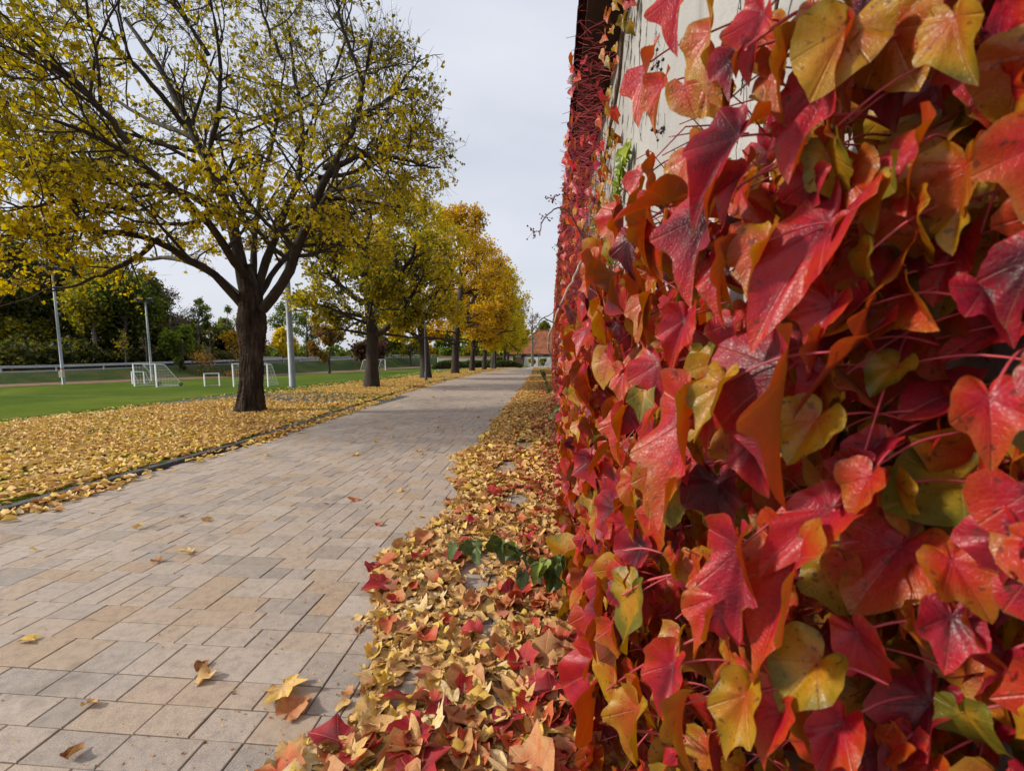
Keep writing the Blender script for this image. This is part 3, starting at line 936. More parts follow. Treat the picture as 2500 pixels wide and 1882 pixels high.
# ---- the big linden in front
B1 = np.array([-6.81, 9.7, 0.03])
linden = empty("linden_tree", B1, "large half bare linden with thick forked trunk, nearest tree on the verge", "tree", "lindens in a row along the path")
A1 = lambda p, dy: at(*k2(p), 9.7 + dy)
tp = [A1((543, 893), 0), A1((544, 800), 0), A1((545, 730), 0), A1((546, 680), 0), A1((542, 630), 0.05), A1((530, 575), .1)]
tp[0][2] = -.05
trunk_mesh("trunk", tp, [.285, .228, .215, .265, .23, .15], M_BARK, linden, 96, 3, .075, rugged=.085, rings=120)
limbs = [
    ([(528, 665), (482, 608), (420, 555), (345, 515), (255, 495), (140, 485), (20, 500)], [0, -.3, -.7, -1.2, -1.7, -2.2, -2.6], .13),
    ([(536, 650), (516, 560), (498, 470), (452, 385), (402, 275), (345, 170), (265, 60)], [0, 0, .1, .1, .2, .3, .4], .20),
    ([(500, 480), (430, 425), (330, 390), (215, 372), (80, 350)], [.1, -.4, -1.0, -1.6, -2.2], .10),
    ([(550, 650), (572, 565), (606, 475), (628, 430), (652, 320), (630, 190), (610, 40)], [0, .3, .6, .9, 1.2, 1.5, 1.8], .13),
    ([(568, 668), (620, 605), (655, 500), (690, 385), (745, 290), (785, 180), (805, 60)], [0, -.2, -.3, -.5, -.6, -.8, -1.0], .165),
    ([(700, 362), (780, 335), (860, 338), (935, 360)], [-.5, -.6, -.8, -.9], .085),
    ([(546, 640), (552, 520), (566, 420), (592, 300), (622, 130)], [.1, .8, 1.4, 2.0, 2.6], .11),
    ([(530, 600), (478, 505), (392, 410), (278, 310), (120, 235)], [0, -1.2, -2.2, -3.0, -3.6], .13),
    ([(560, 640), (610, 560), (690, 490), (790, 445), (890, 430)], [.2, 1.0, 1.8, 2.4, 2.9], .10),
    ([(520, 640), (450, 580), (360, 560), (250, 570), (120, 600)], [.2, 1.0, 1.8, 2.5, 3.2], .10),
    ([(420, 300), (330, 260), (210, 180), (70, 90)], [.2, .9, 1.7, 2.4], .08),
    ([(450, 385), (480, 250), (470, 120), (450, -40)], [.1, -.5, -1.0, -1.4], .085),
    ([(655, 500), (720, 420), (770, 400), (840, 440)], [-.3, -1.1, -1.7, -2.1], .075),
    ([(760, 262), (830, 220), (880, 160), (905, 110)], [-.6, -.6, -.5, -.4], .06),
    ([(690, 385), (760, 370), (850, 310), (920, 270)], [-.5, .3, 1.0, 1.5], .07),
    ([(640, 330), (700, 220), (740, 110), (760, 0)], [1.2, 1.4, 1.5, 1.6], .075),
    ([(402, 275), (300, 150), (170, 40), (40, -60)], [.2, -.6, -1.3, -1.9], .085),
    ([(278, 310), (180, 200), (80, 110), (-40, 20)], [-3.0, -3.4, -3.7, -4.0], .075),
    ([(450, 120), (380, 0), (330, -120)], [-1.0, -1.3, -1.6], .06),
    ([(610, 130), (560, 20), (540, -100)], [1.6, 1.2, 1.0], .06),
    ([(785, 180), (740, 60), (720, -60)], [-.8, -1.2, -1.4], .06),
    ([(215, 372), (120, 280), (20, 230), (-80, 200)], [-1.6, -1.2, -.8, -.4], .075),
    ([(300, 460), (200, 430), (90, 420), (-40, 430)], [-1.3, -2.3, -3.2, -4.0], .075),
    ([(345, 515), (270, 560), (180, 600), (80, 630)], [-1.2, -1.5, -1.9, -2.4], .07),
]
P1, R1 = [], []
for pts, dy, r in limbs:
    Q = resample([A1(p, d) for p, d in zip(pts, dy)], 16)
    rg = np.random.default_rng(int(r * 1000) + pts[0][0]); Q[2:] += np.cumsum(rg.normal(0, .025, (14, 3)), 0)
    rr = r * .72 * np.linspace(1, .16, 16) ** .8
    V, Fq = tubes(Q[None], rr[None], 10)
    V = Q.repeat(10, 0) + (V - Q.repeat(10, 0)) * (1 + rg.normal(0, .06, len(V)))[:, None]
    obj("limb", mesh("limb", V - B1, Fq, M_BARK_DARK if r < .12 else M_LIMB, None, True), linden)
    P1.append(Q); R1.append(rr)
P1 = np.array(P1); R1 = np.array(R1)
c1 = B1 + [-.3, -.3, 6.0]


def env1(p):
    e = (((p[:, 0] - c1[0]) / 7.4) ** 2 + ((p[:, 1] - c1[1]) / 5.6) ** 2 + ((p[:, 2] - c1[2]) / 6.6) ** 2) < 1
    # the path side of the crown bulges at mid height and draws in above and below, with a ragged rim
    rim = np.interp(p[:, 2], [3.2, 4.0, 4.8, 5.6, 6.6, 7.7, 9, 12], [-4.4, -3.3, -2.3, -2.0, -2.3, -2.7, -3.2, -4.4])
    h_ = np.abs(np.sin(p[:, 0] * 91.7 + p[:, 1] * 47.3 + p[:, 2] * 63.1) * 4375.5) % 1.0
    flank = p[:, 0] < rim + .45 * field_noise(p[:, 1], p[:, 2], 1.6) + .9 * (h_ - .55)
    under = p[:, 2] > np.interp(p[:, 0], [-14, -10.5, -8.5, -7, -5, -3], [1.9, 2.2, 2.75, 3.4, 3.3, 3.7])
    return e & flank & under & (p[:, 1] > 4.0)


rg = np.random.default_rng(21)
P2, R2 = spawn(rg, P1, R1, 13, (1.2, 2.7), (30, 75), (.22, 1), 7, .03, .17, .5, env1, c1, .012)
P3, R3 = spawn(rg, P2, R2, 6, (.6, 1.35), (28, 70), (.15, 1), 6, .02, .2, .55, env1, None, .006)
P4, R4 = spawn(rg, P3, R3, 8, (.28, .75), (25, 65), (.15, 1), 4, .03, .22, .6, env1, None, .0045)
Vs, Fs, n = [], [], 0
for P, R, k in ((P2, R2, 6), (P3, R3, 4), (P4, R4, 3)):
    V, Fq = tubes(P, R, k); Vs.append(V); Fs.append(Fq + n); n += len(V)
tag(obj("branches", mesh("branches", np.concatenate(Vs) - B1, np.concatenate(Fs), M_BARK_DARK, None, True), linden), kind="stuff")


def w1(e):
    hi = smooth(3.2, 8.5, e[:, 2])
    right = smooth(-5.5, -2.5, e[:, 0])
    return np.clip(1.3 - .85 * hi - .25 * right, .25, 2) * np.clip(1 + .5 * field_noise(e[:, 0], e[:, 2] + e[:, 1] * .5, .9), .25, 2)


NL = 31000
Rm, Tm = leaves_on(rg, P4, NL, (.040, .070), .022, None, None, .7, w1)
tn_ = np.clip(rg.normal(.55, .2, NL) - .26 * smooth(3.5, 8, Tm[:, 2]) + .2 * field_noise(Tm[:, 0], Tm[:, 2], 1.0), .02, .98)
V, Fc, A = scatter(T_LINDEN, rg.integers(0, 6, NL), Rm, Tm, tn_)
tag(obj("crown", mesh("crown", V - B1, Fc, LM["yellow"], A), linden), kind="stuff")
print("linden twigs", len(P4), "P3", len(P3))

# ---- the rest of the row
G = "lindens in a row along the path"
gz = lambda x, y: float(ground_z(x, y)) + .02
ROW = [
    (-7.35, 18.0, 8.2, (3.7, 3.1, 5.1), .27, "olive", 15000, (.07, .115), 2.0, "linden with dark olive and yellow crown and slanting trunk, second in the row", (.25, .1), (.58, .22)),
    (-7.30, 25.9, 10.2, (3.4, 4.2, 6.1), .29, "yellow", 13000, (.09, .14), 2.1, "golden yellow linden behind a lamp post, third in the row", (-.2, 0), (.62, .18)),
    (-7.05, 32.9, 12.2, (3.6, 5.1, 7.0), .28, "orange", 13000, (.10, .15), 2.2, "tallest orange brown linden in the row, fourth from the front", (.2, 0), (.6, .2)),
    (-6.75, 38.4, 11.6, (3.6, 4.9, 6.7), .21, "orange", 10000, (.11, .16), 2.1, "orange linden with slim pale trunk, fifth in the row", (.3, 0), (.68, .16)),
    (-6.30, 42.5, 10.5, (3.4, 4.5, 6.2), .20, "yellow", 8500, (.12, .17), 2.0, "yellow linden with low fork, sixth in the row", (.3, 0), (.62, .16)),
    (-6.05, 47.5, 10.8, (3.7, 4.6, 6.3), .30, "yellow", 8500, (.13, .19), 2.0, "yellow linden with dark forked trunk beside the far lamp post", (.3, 0), (.66, .16)),
    (-5.9, 57.0, 10.2, (3.5, 4.3, 6.0), .22, "olive", 5500, (.15, .22), 2.6, "olive yellow linden with slim trunk near the end of the row", (.2, 0), (.78, .16)),
    (-6.3, 66.0, 9.6, (3.0, 4.4, 5.8), .22, "yellow", 5000, (.16, .24), 2.6, "last yellow linden of the row before the red roofed house", (.2, 0), (.7, .16)),
]
for i_, (x, y, H, cr, tr_, fo, nl, ls, fk, lb, ln, tn2) in enumerate(ROW):
    tree("linden_tree", (x, y, gz(x, y)), H, cr, tr_, fo, nl, ls, lb, "tree", G, 100 + i_, fk, 19, ln, lv=(12, 5), spread=(35, 85), droop=8, tone=tn2, jitter=.1 + .02 * i_, bark=M_BARK_DARK if i_ < 4 else M_BARK_DARK, twig_r=.006, bare_top=.4)
# ------------------------------------------------------------------ trees and shrubs beyond the field
def bt(px, top, bot, width, Y, foliage, label, n=1600, name="tree", trunk=None, cat="tree", group=None, seed=0, fork_f=.25, ls=None, bark=None, tone=(.6, .2), twigs=False, n_limb=9, lv=(7, 5), spread=(30, 70), jitter=None):
    a = at(px, top, Y); x = a[0]; zb = gz(x, Y)
    c0 = at(px, bot, Y)[2]
    H = a[2] - zb; rx = width / 2 * Y / F_PX; rz = (a[2] - c0) / 2; cz = c0 + rz - zb
    ls = ls or (.0032 * Y, .0054 * Y); n = int(n * 1.6)
    return tree(name, (x, Y, zb), H, (rx, rz, cz), trunk or H * .018 + .05, foliage, n, ls, label, cat, group, seed, max(.4, (c0 - zb) * .8), n_limb, (0, 0), bark, lv, .012, tone, jitter or rx * .09, with_twigs=twigs, spread=spread)


WD = "trees of the dark wood behind the road"
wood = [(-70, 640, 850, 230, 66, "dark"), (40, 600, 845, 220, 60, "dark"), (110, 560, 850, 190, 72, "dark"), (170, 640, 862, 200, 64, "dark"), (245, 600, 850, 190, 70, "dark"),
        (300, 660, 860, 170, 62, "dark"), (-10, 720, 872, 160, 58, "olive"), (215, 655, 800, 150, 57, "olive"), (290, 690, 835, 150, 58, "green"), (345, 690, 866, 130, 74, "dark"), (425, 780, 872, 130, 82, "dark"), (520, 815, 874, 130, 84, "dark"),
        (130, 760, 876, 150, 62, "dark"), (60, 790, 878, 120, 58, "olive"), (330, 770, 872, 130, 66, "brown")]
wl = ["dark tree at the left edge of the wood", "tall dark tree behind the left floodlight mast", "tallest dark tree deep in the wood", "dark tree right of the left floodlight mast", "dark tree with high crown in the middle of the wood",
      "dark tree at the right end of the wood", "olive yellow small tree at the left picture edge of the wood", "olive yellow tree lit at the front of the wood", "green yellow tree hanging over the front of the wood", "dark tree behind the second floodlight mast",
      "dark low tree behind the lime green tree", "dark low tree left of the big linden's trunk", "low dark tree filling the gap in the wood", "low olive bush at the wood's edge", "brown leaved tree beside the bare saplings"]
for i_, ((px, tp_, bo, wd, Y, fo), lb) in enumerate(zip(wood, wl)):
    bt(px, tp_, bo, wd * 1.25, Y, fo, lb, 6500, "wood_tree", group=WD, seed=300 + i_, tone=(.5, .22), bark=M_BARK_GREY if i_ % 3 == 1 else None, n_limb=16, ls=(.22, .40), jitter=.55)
bt(400, 700, 830, 130, 72, "maroon", "nearly bare grey ash with fine twigs against the sky", 450, "ash_tree", seed=330, bark=M_BARK_GREY, twigs=True, lv=(8, 6), fork_f=.4, ls=(.12, .2))
bt(475, 722, 825, 92, 76, "green", "slender green birch standing alone against the sky", 1500, "birch_tree", seed=331, bark=M_BARK_GREY, ls=(.14, .24), jitter=.22, tone=(.55, .2))
bt(440, 795, 884, 105, 60, "lime", "round lime green tree behind the football goals", 2600, "maple_tree", seed=332, tone=(.62, .22))
bt(435, 872, 915, 42, 55, "green", "small dark green bush at the foot of the lime green tree", 600, "shrub", cat="shrub", seed=333, ls=(.12, .2), tone=(.3, .15))
bt(585, 815, 880, 100, 78, "orange", "orange bush tree just left of the big linden's trunk", 1800, "maple_tree", seed=334, tone=(.4, .25))
bt(556, 752, 826, 80, 86, "green", "tall thin green birch partly behind the big linden", 1100, "birch_tree", seed=335, bark=M_BARK_GREY, ls=(.16, .28), jitter=.25)
bt(625, 790, 880, 90, 82, "brown", "brown leaved tree behind the big linden's trunk", 1500, "maple_tree", seed=336)
bt(688, 808, 876, 90, 80, "yellow", "bright yellow tree behind the near grey mast", 2400, "maple_tree", seed=337, tone=(.8, .14))
bt(745, 760, 860, 90, 98, "green", "tall loose green poplar behind the yellow tree", 1500, "poplar_tree", seed=338, ls=(.2, .34), jitter=.4)
bt(690, 735, 830, 80, 104, "green", "tall airy poplar above the yellow tree", 900, "poplar_tree", seed=339, ls=(.2, .34), jitter=.4)
bt(800, 800, 872, 105, 68, "brown", "rusty brown round tree growing on the bank", 2600, "maple_tree", seed=340, tone=(.75, .18))
bt(905, 838, 893, 130, 92, "maroon", "broad dark red shrub behind the far goal", 2600, "shrub", cat="shrub", seed=341, tone=(.5, .2), n_limb=14)
bt(925, 790, 872, 80, 112, "green", "airy green tree between second and third linden", 1100, "birch_tree", seed=342, ls=(.24, .4), jitter=.45)
bt(1000, 795, 872, 80, 112, "olive", "olive yellow tree left of the third linden's trunk", 1200, "birch_tree", seed=343, ls=(.24, .4), jitter=.45)
bt(960, 830, 874, 90, 116, "green", "low green thicket under the airy trees", 1400, "thicket", cat="shrub", seed=344)
bt(1045, 800, 872, 46, 118, "orange", "orange tree right behind the third linden", 900, "maple_tree", seed=345)
bt(1085, 800, 876, 92, 110, "lime", "green tree between third and fourth linden", 2000, "maple_tree", seed=346, tone=(.45, .2))
bt(1165, 815, 880, 95, 108, "lime", "lime yellow tree behind the white boundary wall", 2000, "maple_tree", seed=347, tone=(.8, .2))
bt(1235, 800, 880, 80, 104, "green", "dark green tree left of the red roofed house", 1600, "maple_tree", seed=348, tone=(.35, .2))
bt(1333, 786, 840, 52, 112, "olive", "dark round tree top rising behind the red roof", 900, "maple_tree", seed=349, tone=(.3, .12))
bt(1300, 745, 835, 62, 74, "brown", "bare small tree standing in front of the red roof", 160, "bare_tree", seed=350, bark=M_BARK_GREY, twigs=True, lv=(7, 5), ls=(.1, .16))
bt(550, 905, 921, 200, 57, "brown", "low rusty scrub at the bank's foot behind the small goal", 1500, "scrub", cat="shrub", seed=351, ls=(.10, .17), n_limb=20, tone=(.6, .25))
for i_, (px, Y, lb) in enumerate([(300, 56, "bare pale sapling leaning left beside the second mast"), (352, 57, "bare sapling right behind the left goal"), (508, 60, "small bare sapling right of the lime green tree")]):
    bt(px, 805, 880, 62, Y, "yellow", lb, 130 if i_ == 0 else 25, "sapling", seed=360 + i_, bark=M_BARK_GREY, twigs=True, n_limb=7, lv=(5, 4), ls=(.1, .18), spread=(15, 35), trunk=.06)
# undergrowth at the edge of the wood, one dark mass
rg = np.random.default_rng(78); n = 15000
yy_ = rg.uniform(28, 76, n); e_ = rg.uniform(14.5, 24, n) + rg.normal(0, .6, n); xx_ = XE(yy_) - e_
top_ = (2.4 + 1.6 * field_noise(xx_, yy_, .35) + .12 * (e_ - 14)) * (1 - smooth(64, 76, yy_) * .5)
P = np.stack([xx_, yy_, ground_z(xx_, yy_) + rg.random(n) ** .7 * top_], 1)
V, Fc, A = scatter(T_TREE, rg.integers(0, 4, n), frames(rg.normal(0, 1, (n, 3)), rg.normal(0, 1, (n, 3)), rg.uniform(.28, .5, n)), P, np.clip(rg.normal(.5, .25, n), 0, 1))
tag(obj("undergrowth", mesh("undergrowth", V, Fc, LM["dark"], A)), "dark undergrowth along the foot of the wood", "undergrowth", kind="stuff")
far = []
for i_ in range(26):                         # the far edge of woodland behind everything reads as one mass
    px = 560 + i_ * 32; Y = 150 + (i_ * 37 % 40)
    a = at(px, 838 + (i_ * 53 % 22), Y); far.append((a[0], Y, a[2]))
rg = np.random.default_rng(77)
P = []
for (x, y, z) in far:
    n = 420; v = nrm(rg.normal(0, 1, (n, 3))) * rg.random((n, 1)) ** .4
    h = max(2.0, (z + 1.0) / 2)
    P.append(np.stack([x + v[:, 0] * 4.5, y + v[:, 1] * 3, h - .8 + v[:, 2] * h], 1))
P = np.concatenate(P); n = len(P)
V, Fc, A = scatter(T_TREE, rg.integers(0, 4, n), frames(rg.normal(0, 1, (n, 3)), rg.normal(0, 1, (n, 3)), rg.uniform(.6, 1.0, n)), P, np.clip(rg.normal(.55, .2, n), 0, 1))
tag(obj("distant_woodland", mesh("distant_woodland", V, Fc, LM["green"], A)), "far off woodland behind the road", "woodland", kind="stuff")
M_HILL = plain("hill_green", (.05, .07, .03), .9, .4, .05)
V = []; n = 90
for i_ in range(n):
    a = -2.2 + 3.6 * i_ / (n - 1); R0 = 330 + 30 * math.sin(i_ * .7)
    V += [(R0 * math.sin(a), R0 * math.cos(a), -6), (R0 * math.sin(a), R0 * math.cos(a), 3.0 + 1.0 * math.sin(i_ * .9) + .8 * math.sin(i_ * 2.3)), ((R0 + 160) * math.sin(a), (R0 + 160) * math.cos(a), 1)]
q = np.array([3 * a + b for a in range(n - 1) for b in (0, 1)])
tag(obj("hills", mesh("hills", np.array(V), np.stack([q, q + 3, q + 4, q + 1], 1), M_HILL, None, True)), "low wooded rise on the horizon", kind="structure")

# ------------------------------------------------------------------ guard rail on the bank
M_STEEL = plain("galvanised_steel", (.42, .44, .46), .45, .15, 3, metal=.6)
M_POLE = plain("galvanised_pole", (.24, .265, .285), .55, .2, 5, .002, metal=.3)
M_WHITE = plain("white_paint", (.78, .78, .76), .4, .06, 4)
M_DARK = plain("dark_metal", (.03, .03, .032), .5, .3, 8)
yy = np.linspace(30, 150, 61)
rail_xy = [(float(XE(y) - 7.2), y, float(ground_z(XE(y) - 7.2, y))) for y in yy]
rail = empty("guard_rail", rail_xy[0], "galvanised steel guard rail along the road on the bank", "guard rail")
prof = [(.00, .50), (-.05, .56), (.0, .62), (.0, .66), (-.05, .72), (.0, .78)]
mb = MB(); nP = len(prof); V = []
for (x, y, z) in rail_xy:
    for (o_, h) in prof: V.append((x + .1 - o_, y, z + h))
q = np.array([a * nP + b for a in range(len(rail_xy) - 1) for b in range(nP - 1)])
mb.add(np.array(V), np.stack([q, q + nP, q + nP + 1, q + 1], 1)); mb.build("rail", M_STEEL, rail, True)
for (x, y, z) in rail_xy[::2]:
    MB().box((x - .06, y - .05, z - .2), (x + .05, y + .05, z + .74)).build("post", M_STEEL, rail)
for i_, (px, lb) in enumerate([(374, "left white roadside marker post above the goals"), (391, "right white roadside marker post above the goals")]):
    a = at(px, 880, 62); x, y = a[0], 62.0; z = gz(x, y)
    r_ = empty("marker_post", (x, y, z), lb, "marker post", "roadside marker posts")
    MB().tube([(x, y, z - .1), (x, y, z + .85), (x, y, z + 1.25)], [.07, .065, .05], 6).build("post", M_WHITE, r_)
    MB().box((x - .07, y - .075, z + .95), (x + .07, y - .05, z + 1.1)).build("band", M_DARK, r_)

# ------------------------------------------------------------------ masts and lamps
def mast(base, top, r, label, box=False, head=False):
    base = np.array(base); top = np.array(top)
    r_ = empty("floodlight_mast", base, label, "mast", "grey masts round the sports field")
    MB().tube([base - [0, 0, .2], base + (top - base) * .5, top], [r, r * .85, r * .6], 14).build("pole", M_POLE, r_, True)
    MB().tube([base - [0, 0, .05], base + [0, 0, .06]], [r * 1.5, r * 1.5], 14).build("base_collar", M_POLE, r_)
    if box:
        MB().box(base + [-.02, -r - .22, .75], base + [.34, -r + .02, 1.3]).build("switch_box", plain("switch_box", (.45, .43, .38), .6, .1, 4), r_)
        MB().tube([base + [0, 0, 1.5], base + [0, 0, 1.62]], [r * 1.12, r * 1.12], 12).build("band", plain("orange_band", (.5, .16, .05), .6, .2, 5), r_)
    if head:
        hd = MB(); hd.box(top + [-.9, -.06, -.05], top + [.9, .06, .05]); hd.build("crossarm", M_DARK, r_)
        for s in (-.7, .7): MB().obox(top + [s, -.15, .18], (.28, 0, 0), (0, .12, .06), (0, -.08, .2)).build("floodlight", M_DARK, r_)


b = np.array([-45.92, 38.83, -1.4]); mast(b, b + [0, 0, 10.5], .13, "slim grey floodlight mast with switch box at the far left of the field", True, True)
b = np.array([-43.12, 45.42, -1.4]); mast(b, (b[0] - .05, b[1], 7.04), .12, "tall grey floodlight mast behind the left goal", False, True)
b = np.array([-12.15, 20.3, gz(-12.15, 20.3)]); mast(b, b + [0, 0, 9.0], .15, "thick grey mast standing just right of the big linden")
M_LANT = plain("lantern_glass", (.55, .55, .52), .25, .1, 3)


def lamp(base, h, label):
    b = np.array(base); r_ = empty("street_lamp", b, label, "street lamp", "lamp posts beside the path")
    MB().tube([b - [0, 0, .1], b + [0, 0, .5], b + [0, 0, .52], b + [0, 0, h - .45]], [.075, .07, .045, .035], 10).build("pole", M_DARK, r_, True)
    MB().tube([b + [0, 0, h - .47], b + [0, 0, h - .42]], [.11, .13], 10).build("collar", M_DARK, r_)
    MB().tube([b + [0, 0, h - .42], b + [0, 0, h - .08]], [.13, .19], 10).build("lantern", M_LANT, r_, True)
    MB().tube([b + [0, 0, h - .075], b + [0, 0, h - .02], b + [0, 0, h + .03]], [.23, .2, .03], 12).build("cap", M_DARK, r_, True)


lamp((-6.3, 22.4, gz(-6.3, 22.4)), 4.0, "dark lamp post standing before the third linden")
lamp((-5.75, 45.9, gz(-5.75, 45.9)), 3.6, "dark lamp post with lantern at the far end of the row")

# ------------------------------------------------------------------ goals
M_NET = plain("net_cord", (.6, .6, .58), .8, .1, 3)
M_GNET = plain("green_net", (.06, .16, .11), .8, .2, 3)
M_TYRE = plain("black_rubber", (.02, .02, .02), .7, .3, 5)


def goal(p0, p1, h, depth, label, r=.055, top_d=.8, net=.25, wheels=False, name="football_goal", group="full height goals", netm=None, ground_frame=True, netr=.006):
    p0 = np.array(p0, float); p1 = np.array(p1, float); u = nrm(p1 - p0); bk = np.array([-u[1], u[0], 0])
    if bk[1] < 0: bk = -bk
    root = empty(name, (p0 + p1) / 2, label, "goal", group)
    up = np.array([0, 0, 1.0])
    for p in (p0, p1): MB().tube([p, p + up * h], [r, r], 10).build("post", M_WHITE, root, True)
    MB().tube([p0 + up * (h - r * .3) - u * r, p1 + up * (h - r * .3) + u * r], [r * 1.01, r * 1.01], 10).build("crossbar", M_WHITE, root, True)
    for p in (p0, p1):
        MB().tube([p + up * (h - .03), p + up * (h - .05) + bk * top_d * .8, p + up * (h - .12) + bk * top_d, p + bk * depth * .97 + up * .12, p + bk * depth + up * .03], [r * .5] * 5, 8).build("side_frame", M_WHITE, root, True)
        if ground_frame: MB().tube([p + up * .04, p + bk * depth + up * .03], [r * .55] * 2, 8).build("ground_bar", M_WHITE, root, True)
    if ground_frame: MB().tube([p0 + bk * depth + up * .03, p1 + bk * depth + up * .03], [r * .55] * 2, 8).build("ground_bar", M_WHITE, root, True)
    W = np.linalg.norm(p1 - p0); nb = MB()
    prof = [(0, h - .04), (top_d, h - .1), (depth, .04)]
    a, b_, c_ = [bk * d + up * z for d, z in prof]
    for t in np.arange(0, W + .01, net): nb.tube([p0 + u * t + a, p0 + u * t + b_, p0 + u * t + c_], [netr] * 3, 3, False)
    Lb = np.linalg.norm(c_ - b_)
    for f in np.linspace(.02, .98, max(3, int(Lb / net))): nb.tube([p0 + b_ + (c_ - b_) * f, p1 + b_ + (c_ - b_) * f], [netr] * 2, 3, False)
    for f in (.3, .65): nb.tube([p0 + a + (b_ - a) * f, p1 + a + (b_ - a) * f], [netr] * 2, 3, False)
    for p in (p0, p1):
        for z in np.arange(net, h - .1, net):
            d = top_d + (depth - top_d) * (h - .1 - z) / (h - .14)
            nb.tube([p + up * z, p + up * z + bk * d], [netr] * 2, 3, False)
        for d in np.arange(net, depth, net):
            zt = h - .1 if d < top_d else (h - .1) * (depth - d) / (depth - top_d)
            nb.tube([p + bk * d + up * .03, p + bk * d + up * max(.05, zt)], [netr] * 2, 3, False)
    tag(nb.build("net", netm or M_NET, root), kind="stuff")
    if wheels:
        for p in (p0, p1):
            c = p + bk * (depth - .25) + up * .16
            th = np.linspace(0, 2 * math.pi, 15)
            w_ = MB(); w_.tube([c + (bk * math.cos(t) + up * math.sin(t)) * .11 + u * .12 for t in th], [.05] * 15, 6, False); w_.build("wheel", M_TYRE, root, True)


fz = -1.37
goal((-37.11, 37.26, fz), (-34.21, 36.43, fz), 2.02, 2.2, "large white football goal on wheels left of the big linden", wheels=True)
goal((-27.89, 37.5, fz), (-24.86, 37.76, fz), 2.02, 1.8, "large white football goal half hidden behind the big linden's trunk", ground_frame=False)
goal((-32.29, 77.5, fz), (-31.9, 85.0, fz), 2.1, 1.5, "far white football goal behind the second linden", r=.06, ground_frame=False)
goal((-40.55, 40.5, fz), (-39.4, 40.6, fz), 1.2, .7, "small white goal with green net seen through the large left goal", .05, .25, .14, False, "small_goal", "small practice goals", M_GNET)
goal((-30.86, 37.8, fz), (-30.0, 38.5, fz), 1.15, .7, "small white goal with green net standing alone before the bank", .05, .25, .14, False, "small_goal", "small practice goals", M_GNET)
M_LINE = plain("line_paint", (.20, .26, .12), .8, .2, 10)
V = []
for x in np.linspace(-60, -14, 60): V += [(x, 27 + (x + 14) * -.03, ground_z(x, 27) + .05), (x, 27.12 + (x + 14) * -.03, ground_z(x, 27.1) + .05)]
q = np.arange(59) * 2
tag(obj("field_line", mesh("field_line", np.array(V), np.stack([q, q + 2, q + 3, q + 1], 1), M_LINE)), "faint white line across the sports field", kind="structure")
# thin stake by the third linden
b = np.array([-12.5, 32.0, gz(-12.5, 32.0)]); s_ = MB().tube([b - [0, 0, .1], b + [.01, 0, .45], b + [.03, 0, .9]], [.02, .018, .014], 6).build("stake", plain("weathered_wood", (.35, .28, .16), .8, .2, 12))
tag(s_, "thin wooden stake in the grass left of the third linden", "stake")

# ------------------------------------------------------------------ house at the end of the path
HY = 85.0
hz = float(slope_y(HY))
m = MT("red_roof_tiles")
wv = m.n("TexWave", _wave_type='BANDS', _bands_direction='Z', Vector=m.pos(), Scale=2.2, Distortion=.6, Detail=2).outputs['Fac']
c = m.ramp(m.noise(1.2, 6), [(.3, (.17, .055, .028)), (.55, (.27, .095, .045)), (.75, (.36, .15, .075))])
M_ROOF = m.finish(m.mix(m.ramp(wv, [(.0, (.5,.5,.5)), (.35, (0,0,0))]), c, (.09, .035, .02, 1)), .85, m.bump(wv, .6, .04), .2)
M_TIMBER = plain("brown_timber", (.075, .035, .022), .75, .3, 6, .004, stretch=(1, 1, .2))
M_DARKW = plain("dark_timber", (.03, .018, .013), .8, .3, 6)
M_GLASS = plain("window_glass", (.03, .035, .04), .08, .2, 2, spec=.7)
house = empty("house", (-1, HY, hz), "low white house with red hipped tile roof at the end of the path", "house")
ez = 1.75
MB().box((-6.6, HY, hz - .3), (8, HY + 9, ez + .12)).build("wall", M_PLASTER_WHITE, house)
rf = MB()
e = [(-8.0, HY - 1.3, ez), (10, HY - 1.3, ez), (10, HY + 10.3, ez), (-8.0, HY + 10.3, ez)]
rdg = [(-2.6, HY + 4.5, ez + 4.6), (5, HY + 4.5, ez + 4.6)]
V = np.array(e + rdg); rf.add(V, [(0, 1, 5, 4), (2, 3, 4, 5)]); rf.add(V, [(3, 0, 4), (1, 2, 5)])
rf.add(V[:4] - [0, 0, .02], [(3, 2, 1, 0)]); roof = rf.build("roof", M_ROOF, house)
for a, b_ in ((e[0], e[1]), (e[0], e[3])):
    a, b_ = np.array(a), np.array(b_); d = (b_ - a) / 2; s1 = nrm(np.array([d[1], -d[0], 0])) * .05
    MB().obox((a + b_) / 2 + [0, 0, -.09], d, s1, (0, 0, .1)).build("fascia", M_DARKW, house)
for a, b_ in ((e[0], rdg[0]), (rdg[0], rdg[1])): MB().tube([np.array(a) + [0, 0, .05], np.array(b_) + [0, 0, .05]], [.1, .1], 6).build("ridge_tiles", M_ROOF, roof)
for x0_ in (-5.6, -3.6, -1.4):
    f_ = MB().box((x0_, HY - .04, hz + 1.1), (x0_ + 1.1, HY - .004, hz + 2.0)).build("window", M_DARKW, house)
    MB().box((x0_ + .08, HY - .06, hz + 1.18), (x0_ + .5, HY - .045, hz + 1.92)).build("pane", M_GLASS, f_)
    MB().box((x0_ + .6, HY - .06, hz + 1.18), (x0_ + 1.02, HY - .045, hz + 1.92)).build("pane", M_GLASS, f_)
